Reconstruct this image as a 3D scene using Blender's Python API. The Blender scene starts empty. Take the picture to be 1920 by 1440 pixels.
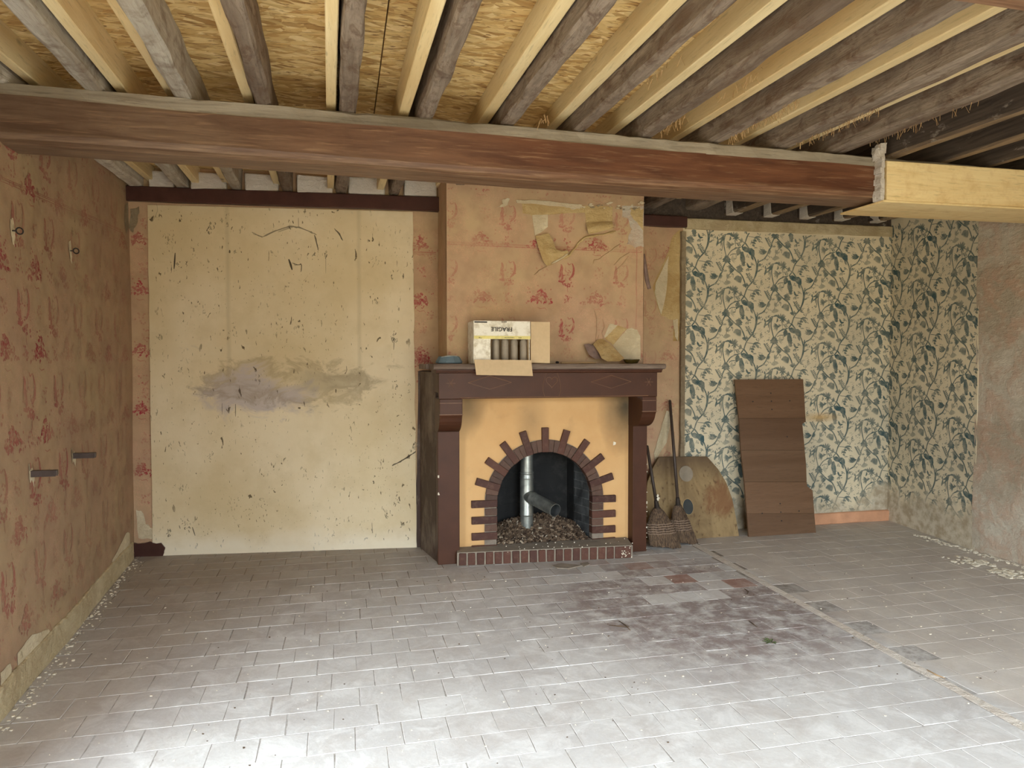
import bpy, math, random
from mathutils import Vector, Matrix, noise
R = random.Random(7)
S = bpy.context.scene
C = S.collection
PI = math.pi
rad = math.radians

# ------------------------------------------------------------------ camera
TH, PT, FPX, CH = rad(13.5), rad(1.7), 1330.0, 1.4
cd = bpy.data.cameras.new('camera'); cam = bpy.data.objects.new('camera', cd); C.objects.link(cam)
cd.sensor_fit = 'HORIZONTAL'; cd.sensor_width = 36.0; cd.lens = 36.0*FPX/1920.0; cd.clip_start = .02
cam.location = (0, 0, CH); cam.rotation_euler = (rad(90)-PT, 0, -TH)
S.camera = cam
# ------------------------------------------------------------------ sky and daylight
W = bpy.data.worlds.new('sky'); S.world = W; W.use_nodes = True
wt = W.node_tree; wt.nodes.clear()
wo = wt.nodes.new('ShaderNodeOutputWorld'); wb = wt.nodes.new('ShaderNodeBackground')
wc = wt.nodes.new('ShaderNodeTexCoord'); ws = wt.nodes.new('ShaderNodeSeparateXYZ'); wr = wt.nodes.new('ShaderNodeValToRGB')
wm = wt.nodes.new('ShaderNodeMath'); wm.operation = 'MULTIPLY_ADD'; wm.inputs[1].default_value = .5; wm.inputs[2].default_value = .5
wt.links.new(wc.outputs['Generated'], ws.inputs[0]); wt.links.new(ws.outputs[2], wm.inputs[0]); wt.links.new(wm.outputs[0], wr.inputs[0])
e = wr.color_ramp.elements
e[0].position = 0.0; e[0].color = (.16, .14, .095, 1)        # sunlit yard below the horizon
e[1].position = 1.0; e[1].color = (.76, .92, 1.04, 1)        # pale overcast sky
a = e.new(.49); a.color = (.16, .14, .10, 1)
a = e.new(.52); a.color = (.20, .22, .235, 1)                # overcast: the zenith three times the horizon
a = e.new(.75); a.color = (.52, .60, .68, 1)
wt.links.new(wr.outputs[0], wb.inputs[0]); wb.inputs[1].default_value = 75.0
wt.links.new(wb.outputs[0], wo.inputs[0])
def portal(name, loc, rot, sx, sy):
    l = bpy.data.lights.new(name, 'AREA'); l.shape = 'RECTANGLE'; l.size = sx; l.size_y = sy
    l.cycles.is_portal = True
    o = bpy.data.objects.new(name, l); o.location = loc; o.rotation_euler = rot; C.objects.link(o)
# openings behind the camera: a wide glazed doorway and, further right, a window
DOOR = (0.15, 2.15, 0.0, 2.2)            # x0, x1, z0, z1 in the front wall
LDOOR = (0.85, 2.25, 2.0)               # y0, y1, height: french window in the left wall
WIN = (3.15, 4.25, 0.85, 2.1)
FY = -0.15; FT = .5
portal('daylight_door', ((DOOR[0]+DOOR[1])/2, FY-FT-.02, 1.08), (rad(90), 0, 0), 2.0, 2.2)
portal('daylight_side', (-1.87, (LDOOR[0]+LDOOR[1])/2, 1.07), (0, rad(-90), 0), 2.2, 1.9)
portal('daylight_window', ((WIN[0]+WIN[1])/2, FY-FT-.02, 1.5), (rad(90), 0, 0), 1.2, 1.4)
S.view_settings.view_transform = 'Standard'; S.view_settings.look = 'None'
S.view_settings.gamma = 1; S.view_settings.use_curve_mapping = False
S.view_settings.exposure = -0.66
S.cycles.max_bounces = 12; S.cycles.diffuse_bounces = 8

# ------------------------------------------------------------------ measuring helper (points on real planes)
_f = Vector((math.sin(TH)*math.cos(PT), math.cos(TH)*math.cos(PT), -math.sin(PT)))
_r = Vector((math.cos(TH), -math.sin(TH), 0)); _u = _r.cross(_f); _c = Vector((0, 0, CH))
def ray(x, y): return _f+_r*((x-960)/FPX)+_u*((720-y)/FPX)
def PY(x, y, Y): d = ray(x, y); return _c+d*(Y/d.y)
def PX(x, y, X): d = ray(x, y); return _c+d*(X/d.x)
def PZ(x, y, z): d = ray(x, y); return _c+d*((z-CH)/d.z)

# ------------------------------------------------------------------ material helper
class N:
    def __init__(s, name, rough=.8, spec=.3, metal=0):
        s.m = bpy.data.materials.new(name); s.m.use_nodes = True; s.t = s.m.node_tree
        s.b = s.t.nodes['Principled BSDF']; s.b.inputs['Roughness'].default_value = rough
        s.b.inputs['Specular IOR Level'].default_value = spec; s.b.inputs['Metallic'].default_value = metal
        s.tc = s.t.nodes.new('ShaderNodeTexCoord'); s.geo = s.t.nodes.new('ShaderNodeNewGeometry')
        s.pos = s.geo.outputs['Position']; s.obj = s.tc.outputs['Object']
    def l(s, a, b):
        if isinstance(a, (int, float)): b.default_value = a
        elif isinstance(a, (tuple, list)): b.default_value = tuple(a)+((1,) if len(b.default_value) == 4 and len(a) == 3 else ())
        else: s.t.links.new(a, b)
    def n(s, k): return s.t.nodes.new('ShaderNode'+k)
    def math(s, op, a, b=0, c=0, clamp=False):
        n = s.n('Math'); n.operation = op; n.use_clamp = clamp
        s.l(a, n.inputs[0]); s.l(b, n.inputs[1]); s.l(c, n.inputs[2]); return n.outputs[0]
    def mul(s, a, b): return s.math('MULTIPLY', a, b)
    def add(s, a, b): return s.math('ADD', a, b)
    def vec(s, v, scale=(1, 1, 1), loc=(0, 0, 0), rot=(0, 0, 0)):
        n = s.n('Mapping'); s.l(v, n.inputs[0]); n.inputs['Location'].default_value = loc
        n.inputs['Scale'].default_value = scale; n.inputs['Rotation'].default_value = rot; return n.outputs[0]
    def offs(s, v, amt=30):      # shift a pattern per object
        o = s.n('ObjectInfo'); m = s.n('VectorMath'); m.operation = 'ADD'; s.l(v, m.inputs[0])
        q = s.mul(o.outputs['Random'], amt); s.l(q, m.inputs[1]); return m.outputs[0]
    def noise(s, v, sc=5, det=4, ro=.55, dist=0, lac=2.0):
        n = s.n('TexNoise'); s.l(v, n.inputs['Vector']); n.inputs['Scale'].default_value = sc
        n.inputs['Detail'].default_value = det; n.inputs['Roughness'].default_value = ro
        n.inputs['Distortion'].default_value = dist; n.inputs['Lacunarity'].default_value = lac
        return n.outputs[0]
    def voro(s, v, sc=5, feat='F1', rnd=1, out='Distance'):
        n = s.n('TexVoronoi'); n.feature = feat; s.l(v, n.inputs['Vector']); n.inputs['Scale'].default_value = sc
        n.inputs['Randomness'].default_value = rnd; return n.outputs[out]
    def ramp(s, f, *st):
        n = s.n('ValToRGB'); s.l(f, n.inputs[0]); el = n.color_ramp.elements
        while len(el) > 1: el.remove(el[-1])
        for i, (p, c) in enumerate(st):
            q = el[0] if i == 0 else el.new(p)
            q.position = p; q.color = (c, c, c, 1) if isinstance(c, (int, float)) else tuple(c)+(1,)
        return n.outputs[0]
    def mix(s, f, a, b, mode='MIX'):
        n = s.n('Mix'); n.data_type = 'RGBA'; n.blend_type = mode; n.clamp_factor = True
        s.l(f, n.inputs[0]); s.l(a, n.inputs[6]); s.l(b, n.inputs[7]); return n.outputs[2]
    def attr(s, name):
        n = s.n('Attribute'); n.attribute_name = name; return n.outputs['Fac']
    def sep(s, v):
        n = s.n('SeparateXYZ'); s.l(v, n.inputs[0]); return n.outputs
    def blob(s, c, r):          # soft ellipsoid mask, 1 at centre, 0 outside, in world space
        m = s.vec(s.pos, tuple(1/q for q in r), tuple(-a/q for a, q in zip(c, r)))
        v = s.n('VectorMath'); v.operation = 'LENGTH'; s.l(m, v.inputs[0])
        return s.math('SUBTRACT', 1, v.outputs['Value'], clamp=True)
    def out(s, col, bump=None, strength=.3, dist=.01, rough=None):
        s.l(col, s.b.inputs['Base Color'])
        if bump is not None:
            n = s.n('Bump'); n.inputs['Strength'].default_value = strength; n.inputs['Distance'].default_value = dist
            s.l(bump, n.inputs['Height']); s.l(n.outputs[0], s.b.inputs['Normal'])
        if rough is not None: s.l(rough, s.b.inputs['Roughness'])
        return s.m

def lin(r, g, b):
    return tuple(((v/255)/12.92 if v <= 10 else (((v/255)+.055)/1.055)**2.4) for v in (r, g, b))

def wood(name, c0, c1, c2, axis='y', rough=.75, scale=1.0, bump=.5, dirt=None, knots=.0, crust=False):
    m = N(name, rough)
    st = {'x': (1.2, 14, 14), 'y': (14, 1.2, 14), 'z': (14, 14, 1.2)}[axis]
    st = tuple(q*scale for q in st)
    p = m.offs(m.obj)
    g = m.noise(m.vec(p, st), 2.2, 7, .65, 1.2)
    big = m.noise(m.vec(p, tuple(q*.25 for q in st)), 2.0, 4, .5, .5)
    fine = m.noise(m.vec(p, tuple(q*2.2 for q in st)), 5, 4, .6)
    c = m.mix(m.ramp(g, (.32, 0), (.68, 1)), c0, c1)
    c = m.mix(m.ramp(big, (.45, 0), (.7, 1)), c, c2)
    c = m.mix(m.mul(m.ramp(fine, (.56, 0), (.7, 1)), .45), c, tuple(q*.45 for q in c0))
    if crust:
        k = m.noise(m.vec(p, (5, 1.6, 5)), 3.2, 9, .74, 1.0)
        c = m.mix(m.mul(m.ramp(k, (.5, 0), (.58, 1)), .7), c, lin(98, 76, 58)); c = m.mix(m.mul(m.ramp(k, (.62, 0), (.68, 1)), .8), c, lin(62, 48, 38)); g = m.add(g, m.mul(k, 1.2))
    if knots:
        k = m.voro(m.vec(p, tuple({0: 1, 1: 1, 2: 1}[i]*(q*.18 if q > 2*scale else q*1.0) for i, q in enumerate(st))), 2.0)
        c = m.mix(m.mul(m.ramp(k, (.03, 1), (.07, 0)), knots), c, tuple(q*.35 for q in c0))
    if dirt:
        d = m.noise(m.vec(p, (3, 3, 3)), 3.5, 8, .7)
        c = m.mix(m.mul(m.ramp(d, (.5, 0), (.66, 1)), dirt[1]), c, dirt[0])
    return m.out(c, m.add(g, m.mul(fine, .5)), bump, .006)

def flat(name, col, var=.12, rough=.7, sc=12, bump=.15, metal=0, spec=.3):
    m = N(name, rough, spec, metal)
    f = m.noise(m.offs(m.obj), sc, 6, .6)
    c = m.mix(m.ramp(f, (.3, 0), (.7, 1)), tuple(q*(1-var) for q in col), tuple(min(1, q*(1+var)) for q in col))
    return m.out(c, f, bump, .003)

# ------------------------------------------------------------------ mesh helper
class MB:
    def __init__(s): s.v = []; s.f = []; s.mi = []; s.fa = []
    def add(s, vs, fs, mi=0, fa=0.0):
        k = len(s.v); s.v += [tuple(p) for p in vs]
        for f in fs: s.f.append(tuple(i+k for i in f)); s.mi.append(mi); s.fa.append(fa)
    def box(s, a, b, mi=0, j=0.0, fa=0.0):
        x0, y0, z0 = a; x1, y1, z1 = b
        vs = [(x0, y0, z0), (x1, y0, z0), (x1, y1, z0), (x0, y1, z0), (x0, y0, z1), (x1, y0, z1), (x1, y1, z1), (x0, y1, z1)]
        if j: vs = [tuple(c+R.uniform(-j, j) for c in p) for p in vs]
        s.add(vs, [(0, 3, 2, 1), (4, 5, 6, 7), (0, 1, 5, 4), (1, 2, 6, 5), (2, 3, 7, 6), (3, 0, 4, 7)], mi, fa)
    def prism(s, pts, d, mi=0):      # planar outline pts (3D) swept by vector d
        n = len(pts); d = Vector(d); a = [Vector(p) for p in pts]; b = [p+d for p in a]
        s.add(a+b, [tuple(range(n))[::-1], tuple(range(n, 2*n))]+[(i, (i+1) % n, (i+1) % n+n, i+n) for i in range(n)], mi)
    def tube(s, path, rads, n=12, mi=0, caps=True, ell=1.0):
        path = [Vector(p) for p in path]
        if isinstance(rads, (int, float)): rads = [rads]*len(path)
        k = len(s.v); prev = None
        for i, p in enumerate(path):
            t = (path[min(i+1, len(path)-1)]-path[max(i-1, 0)]).normalized()
            if prev is None:
                a = t.orthogonal().normalized()
            else: a = (prev-t*prev.dot(t)).normalized()
            prev = a; b = t.cross(a)
            for q in range(n):
                w = 2*PI*q/n; s.v.append(tuple(p+(a*math.cos(w)+b*math.sin(w)*ell)*rads[i]))
        for i in range(len(path)-1):
            for q in range(n):
                s.f.append((k+i*n+q, k+i*n+(q+1) % n, k+(i+1)*n+(q+1) % n, k+(i+1)*n+q)); s.mi.append(mi); s.fa.append(0)
        if caps:
            s.f.append(tuple(k+q for q in range(n))[::-1]); s.mi.append(mi); s.fa.append(0)
            e = k+(len(path)-1)*n; s.f.append(tuple(e+q for q in range(n))); s.mi.append(mi); s.fa.append(0)
    def timber(s, p0, p1, w, h, n=24, j=.006, mi=0, seed=0, ch=.012):   # p0,p1 centre of the BOTTOM face
        p0, p1 = Vector(p0), Vector(p1); t = (p1-p0).normalized(); side = t.cross(Vector((0, 0, 1))).normalized()
        prof = [(-w/2+ch, 0), (w/2-ch, 0), (w/2, ch), (w/2, h-ch), (w/2-ch, h), (-w/2+ch, h), (-w/2, h-ch), (-w/2, ch)]
        k = len(s.v); m = len(prof)
        for i in range(n+1):
            c = p0+(p1-p0)*(i/n)
            for q, (a, b) in enumerate(prof):
                e = Vector((seed*7.3+i*.35, q*3.1, seed)); f = Vector((seed*3.3+i*1.3, q*5.1+9, seed))
                da = noise.noise(e)*j*1.6+noise.noise(f)*j*.7; db = noise.noise(e+Vector((5, 5, 5)))*j*1.4+noise.noise(f+Vector((2, 8, 1)))*j*.6
                if b > h*.5: db = 0
                s.v.append(tuple(c+side*(a+da)+Vector((0, 0, b+db))))
        for i in range(n):
            for q in range(m):
                s.f.append((k+i*m+q, k+(i+1)*m+q, k+(i+1)*m+(q+1) % m, k+i*m+(q+1) % m)); s.mi.append(mi); s.fa.append(0)
        s.f.append(tuple(k+q for q in range(m))); s.mi.append(mi); s.fa.append(0)
        s.f.append(tuple(k+n*m+q for q in range(m))[::-1]); s.mi.append(mi); s.fa.append(0)
    def mesh(s, name, mats, off=(0, 0, 0), smooth=False):
        me = bpy.data.meshes.new(name); o = Vector(off)
        me.from_pydata([tuple(Vector(p)-o) for p in s.v], [], s.f)
        for m in (mats if isinstance(mats, (list, tuple)) else [mats]): me.materials.append(m)
        me.polygons.foreach_set('material_index', s.mi)
        if any(s.fa):
            at = me.attributes.new('print', 'FLOAT', 'FACE'); at.data.foreach_set('value', s.fa)
        if smooth: me.polygons.foreach_set('use_smooth', [True]*len(me.polygons))
        me.update(); return me
def wloc(o):
    v = Vector((0, 0, 0))
    while o: v = v+Vector(o.location); o = o.parent
    return v
def obj(name, mb, mats, parent=None, loc=None, smooth=False, bevel=0, fix=True):
    w = wloc(parent) if parent else Vector(loc or (0, 0, 0))
    o = bpy.data.objects.new(name, mb.mesh(name, mats, w, smooth)); C.objects.link(o)
    if parent: o.parent = parent
    else: o.location = w
    if bevel:
        m = o.modifiers.new('bevel', 'BEVEL'); m.width = bevel; m.segments = 2; m.limit_method = 'ANGLE'; m.angle_limit = rad(40)
    return o
def tag(o, label, cat, group=None, kind=None):
    if label: o['label'] = label
    if cat: o['category'] = cat
    if group: o['group'] = group
    if kind: o['kind'] = kind
    return o
def thing(name, loc, label, cat, group=None):
    o = bpy.data.objects.new(name, None); C.objects.link(o); o.location = loc; o.empty_display_size = .05
    return tag(o, label, cat, group)
def struct(o): o['kind'] = 'structure'; return o

# ------------------------------------------------------------------ materials
m_old = wood('old_joist_wood', lin(116, 102, 88), lin(154, 138, 120), lin(100, 82, 66), 'y', .85, 1, 1.0, (lin(84, 66, 54), .45), 0, True)
m_pine = wood('new_pine', lin(214, 190, 140), lin(228, 208, 162), lin(204, 174, 122), 'y', .6, .7, .25, None, .9)
m_pinex = wood('new_pine_board', lin(222, 194, 138), lin(234, 212, 160), lin(210, 178, 120), 'x', .55, .6, .2, (lin(190, 150, 95), .35), .5)
def beam_mat():
    m = N('stained_beam_wood', .5); p = m.pos
    g = m.noise(m.vec(p, (.9, 8, 8)), 2.4, 8, .66, .6); s2 = m.noise(m.vec(p, (1.6, 30, 30)), 2.6, 5, .6, .4); big = m.noise(m.vec(p, (.6, 2, 2)), 1.5, 3, .5)
    left = m.ramp(m.sep(p)[0], (0, 1), (1, 0)); left = m.ramp(m.add(m.mul(m.math('SUBTRACT', 1.0, m.sep(p)[0]), .4), m.mul(m.math('SUBTRACT', big, .5), .8)), (0, 0), (.8, 1))
    c = m.mix(m.ramp(g, (.36, 0), (.64, 1)), lin(78, 47, 31), lin(104, 66, 43))
    c = m.mix(left, c, m.mix(m.ramp(g, (.36, 0), (.64, 1)), lin(88, 67, 52), lin(118, 96, 76)))
    c = m.mix(m.mul(m.ramp(s2, (.56, 0), (.7, 1)), .5), c, lin(148, 118, 90))
    c = m.mix(m.mul(m.ramp(s2, (.32, 1), (.44, 0)), .45), c, lin(70, 44, 32))
    low = m.ramp(m.math('SUBTRACT', 2.41, m.sep(p)[2]), (0, 0), (.05, 1))
    c = m.mix(m.mul(low, .45), c, m.mix(m.ramp(s2, (.4, 0), (.6, 1)), lin(104, 78, 56), lin(146, 120, 92)))
    return m.out(c, m.add(g, m.mul(s2, .5)), .35, .005, m.ramp(g, (.3, .4), (.7, .62)))
m_beam = beam_mat()
m_beamtop = wood('bare_beam_wood', lin(126, 116, 100), lin(158, 148, 130), lin(100, 90, 76), 'x', .85, .6, .7)
def dark_joist():
    m = N('dark_painted_joist', .6); p = m.offs(m.obj); g = m.noise(m.vec(p, (14, 1.2, 14)), 2.2, 7, .65, 1.2); d = m.noise(m.vec(p, (2, 1, 2)), 4, 8, .7)
    c = m.mix(m.ramp(g, (.35, 0), (.65, 1)), lin(56, 48, 42), lin(84, 72, 62))
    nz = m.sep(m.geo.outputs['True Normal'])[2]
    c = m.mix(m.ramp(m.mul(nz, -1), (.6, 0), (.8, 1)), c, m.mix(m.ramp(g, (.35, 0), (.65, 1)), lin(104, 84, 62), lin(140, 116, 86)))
    c = m.mix(m.mul(m.ramp(d, (.6, 0), (.66, 1)), .5), c, lin(170, 160, 146))
    return m.out(c, g, .5, .006)
m_dark = dark_joist()
m_brown = flat('brown_gloss_paint', lin(72, 43, 28), .16, .45, 6, .25, 0, .2)
m_brownside = N('brown_paint_sooty', .6)
_d = m_brownside.noise(m_brownside.vec(m_brownside.pos, (1, 1, .5)), 6, 7, .7)
m_brownside = m_brownside.out(m_brownside.mix(m_brownside.ramp(_d, (.45, 0), (.66, 1)), lin(66, 48, 38), lin(118, 104, 90)), _d, .3, .004)
m_shelf = wood('dusty_mantel_wood', lin(112, 96, 84), lin(146, 130, 116), lin(92, 74, 62), 'x', .8, .8, .6)
m_lintel = flat('dark_brown_paint', lin(72, 46, 40), .2, .35, 9, .2)
m_plank_old = wood('aged_ceiling_board', lin(104, 72, 50), lin(132, 98, 70), lin(88, 60, 42), 'x', .8, .5, .4)

def osb():
    m = N('strand_board', .7)
    p = m.offs(m.obj, 11)
    warp = m.noise(m.vec(p, (1, 1, 1)), 3, 3, .5)
    vs = []
    for i, (rz, sx, sy, sd) in enumerate([(.12, 7, 36, 0), (-.35, 9, 44, 4), (.5, 8, 30, 9)]):
        q = m.vec(p, (1, 1, 1), (sd, sd*.7, 0), (0, 0, rz))
        q2 = m.n('VectorMath'); q2.operation = 'ADD'; m.l(m.vec(q, (sx, sy, 1)), q2.inputs[0]); m.l(m.mul(warp, 2.5), q2.inputs[1])
        n = m.n('TexVoronoi'); n.feature = 'F1'; m.l(q2.outputs[0], n.inputs['Vector']); n.inputs['Scale'].default_value = 1.0
        sp = m.n('SeparateColor'); m.l(n.outputs['Color'], sp.inputs[0]); vs.append(sp.outputs[0])
    c = m.ramp(vs[0], (0, lin(176, 136, 78)), (.35, lin(206, 170, 108)), (.8, lin(226, 198, 138)), (1, lin(190, 148, 88)))
    c2 = m.ramp(vs[1], (0, lin(160, 120, 66)), (.5, lin(208, 176, 116)), (1, lin(230, 204, 148)))
    c = m.mix(m.ramp(vs[2], (.45, 0), (.5, 1)), c, c2)
    st = m.noise(m.vec(p, (4, 26, 1), (0, 0, 0), (0, 0, .12)), 2.0, 4, .55, 1.6)
    st2 = m.noise(m.vec(p, (5, 30, 1), (3, 1, 0), (0, 0, -.45)), 2.2, 4, .55, 1.4)
    c = m.mix(m.mul(m.ramp(st, (.59, 0), (.64, 1)), .85), c, lin(122, 84, 44))
    c = m.mix(m.mul(m.ramp(st2, (.63, 0), (.68, 1)), .75), c, lin(112, 76, 42))
    grain = m.noise(m.vec(p, (10, 120, 1)), 3, 3, .6)
    c = m.mix(m.mul(m.ramp(grain, (.5, 0), (.75, 1)), .3), c, lin(160, 118, 66))
    return m.out(c, m.add(vs[0], m.add(vs[1], st)), .6, .004)
m_osb = osb()

def toile(name, shade=1.0, mould=0.0):
    m = N(name, .85)
    p = m.pos
    n1 = m.noise(m.vec(p, (1, 1, 1)), 1.6, 5, .55); n2 = m.noise(p, 9, 6, .6); n3 = m.noise(m.vec(p, (1, 1, .6)), 40, 4, .6, 2.5)
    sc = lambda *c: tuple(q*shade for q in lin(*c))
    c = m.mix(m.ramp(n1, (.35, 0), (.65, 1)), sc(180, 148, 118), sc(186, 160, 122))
    c = m.mix(m.mul(m.ramp(n2, (.42, 0), (.68, 1)), .45), c, sc(158, 126, 98))
    # pale scrollwork between the motifs
    sw = m.noise(m.vec(p, (1, 1, 1)), 30, 2, .5, 4.5)
    line = m.ramp(m.math('ABSOLUTE', m.math('SUBTRACT', sw, .5)), (.0, 1), (.035, 0))
    pat = m.ramp(m.noise(p, 6.5, 3, .5), (.46, 0), (.56, 1))
    c = m.mix(m.mul(m.mul(line, pat), .6), c, sc(224, 168, 140))
    # red print, worn away in places
    pr = m.attr('print')
    wear = m.ramp(m.noise(p, 2.2, 4, .6), (.36, .4), (.58, 1))
    brk = m.ramp(n3, (.36, .35), (.5, 1))
    red = m.mix(m.ramp(m.noise(p, 1.4, 2, .5), (.4, 0), (.6, 1)), sc(150, 48, 56), sc(160, 34, 58))
    c = m.mix(m.mul(m.mul(pr, wear), brk), c, red)
    if mould:
        d = m.ramp(m.noise(m.vec(p, (1, 1, .6)), 14, 6, .7), (.64, 0), (.72, 1))
        c = m.mix(m.mul(d, mould), c, sc(96, 62, 46))
    return m.out(c, m.add(n2, m.mul(n3, .3)), .25, .004)
m_toile = toile('pink_toile_paper'); m_toile_l = toile('pink_toile_paper_left', .77, .6)  # left copy darkened: that wall's shade is put into the paper colour

def foliage():
    m = N('teal_foliage_paper', .85)
    p = m.pos
    n1 = m.noise(p, 1.7, 5, .6); n2 = m.noise(p, 22, 4, .6)
    c = m.mix(m.ramp(n1, (.38, 0), (.66, 1)), lin(220, 206, 174), lin(200, 188, 160))
    z = m.sep(p)[2]
    rr_ = m.ramp(m.math('SUBTRACT', m.sep(p)[0], 4.5), (.0, 0), (.12, 1))
    damp = m.mul(m.ramp(m.add(m.mul(m.math('SUBTRACT', m.add(.24, m.mul(rr_, .10)), z), 3.0), m.mul(m.math('SUBTRACT', m.noise(p, 4, 6, .65), .5), 2.4)), (.0, 0), (.5, 1)), .92)
    pr = m.attr('print')
    fade = m.ramp(n2, (.3, .65), (.6, 1))
    c = m.mix(m.mul(m.mul(pr, fade), m.math('SUBTRACT', 1, m.mul(damp, .8))), c, lin(62, 86, 88))
    c = m.mix(damp, c, m.mix(m.ramp(m.noise(p, 14, 5, .6), (.4, 0), (.6, 1)), lin(200, 190, 168), lin(166, 150, 124)))
    # brown run mark low on the paper
    c = m.mix(m.mul(m.blob((4.02, 5.33, .93), (.22, .3, .05)), .9), c, lin(196, 160, 104))
    return m.out(c, m.add(n1, m.mul(n2, .2)), .2, .004)
m_fol = foliage()

def plaster_old(name, base, alt, pink):
    m = N(name, .9)
    p = m.pos
    a = m.noise(p, 1.8, 6, .6); b = m.noise(p, 7, 7, .68, .6); c3 = m.noise(m.vec(p, (1, 1, 2.2)), 16, 6, .7)
    c = m.mix(m.ramp(a, (.4, 0), (.6, 1)), base, alt)
    c = m.mix(m.mul(m.ramp(b, (.44, 0), (.6, 1)), .55), c, pink)
    c = m.mix(m.mul(m.ramp(c3, (.55, 0), (.72, 1)), .5), c, tuple(min(1, q*1.25) for q in base))
    return m.out(c, m.add(b, m.mul(c3, .8)), 1, .022)
m_plaster = plaster_old('bare_old_plaster', lin(204, 194, 174), lin(172, 158, 136), lin(190, 152, 126))
m_skirt = plaster_old('cream_skirting', lin(206, 190, 154), lin(186, 168, 130), lin(168, 146, 112))
m_patch = plaster_old('pale_plaster', lin(226, 212, 180), lin(206, 190, 156), lin(196, 176, 140))
m_glue = plaster_old('glue_brown_paper', lin(196, 168, 116), lin(180, 148, 96), lin(214, 190, 140))
m_white = plaster_old('white_infill', lin(214, 206, 194), lin(204, 194, 180), lin(196, 186, 172))
m_grey = plaster_old('grey_render', lin(160, 144, 116), lin(142, 124, 98), lin(120, 104, 84))

def panel():
    m = N('speckled_white_distemper', .88)
    p = m.pos
    a = m.noise(p, 1.3, 5, .6); b = m.noise(p, 5, 7, .65)
    c = m.mix(m.ramp(a, (.38, 0), (.64, 1)), lin(220, 203, 168), lin(205, 185, 145))
    c = m.mix(m.mul(m.ramp(b, (.5, 0), (.75, 1)), .35), c, lin(186, 166, 126))
    # drifts of grey damp across the middle, with their own ragged shape
    rag = m.mul(m.math('SUBTRACT', m.noise(m.vec(p, (1, 1, 1.8)), 3.2, 7, .66, .8), .5), 1.9)
    g1 = m.ramp(m.add(m.blob((-.62, 5.5, 1.17), (.62, 1, .26)), rag), (.30, 0), (.62, 1))
    c = m.mix(m.mul(g1, .85), c, lin(178, 166, 160))
    edge = m.ramp(m.add(m.blob((-.35, 5.48, 1.25), (1.15, 1, .26)), rag), (.38, 0), (.55, 1), (.72, .25), (.9, 0))
    c = m.mix(m.mul(edge, .5), c, lin(140, 122, 92))
    e2 = m.ramp(m.add(m.blob((-.05, 5.42, 1.26), (.55, 1, .14)), m.mul(rag, .8)), (.25, 0), (.6, 1))
    c = m.mix(m.mul(e2, .5), c, lin(150, 136, 108))
    # vertical seams
    xx = m.sep(p)[0]
    for sx in (-.80, .13):
        ln = m.ramp(m.math('ABSOLUTE', m.math('SUBTRACT', m.add(xx, m.mul(b, .02)), sx+.01)), (.004, 1), (.022, 0))
        top = m.ramp(m.math('SUBTRACT', m.sep(p)[2], 1.1), (.0, 0), (.3, 1))
        c = m.mix(m.mul(m.mul(ln, top), .25), c, lin(150, 134, 104))
    # flaked specks, longer than wide
    s1 = m.noise(m.vec(p, (1, 1, .42)), 34, 3, .5, .8); s2 = m.noise(p, 3.0, 4, .6)
    sp = m.mul(m.ramp(s1, (.665, 0), (.69, 1)), m.ramp(s2, (.38, 0), (.52, 1)))
    s3 = m.noise(m.vec(p, (1, 1, .6)), 75, 2, .5)
    sp2 = m.mul(m.ramp(s3, (.69, 0), (.72, 1)), m.ramp(m.noise(p, 2.3, 3, .5), (.45, 0), (.6, 1)))
    c = m.mix(m.mul(sp, .85), c, lin(74, 58, 38))
    c = m.mix(m.mul(sp2, .7), c, lin(90, 72, 48))
    low = m.ramp(m.add(m.sep(p)[2], m.mul(b, .2)), (.14, 1), (.28, 0))
    c = m.mix(m.mul(low, .5), c, lin(232, 224, 204))
    pr = m.attr('print')
    c = m.mix(m.mul(pr, .92), c, lin(46, 38, 30))
    return m.out(c, m.math('SUBTRACT', m.add(b, m.mul(s3, .25)), m.mul(sp, 1.2)), .35, .006)
m_panel = panel()

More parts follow.
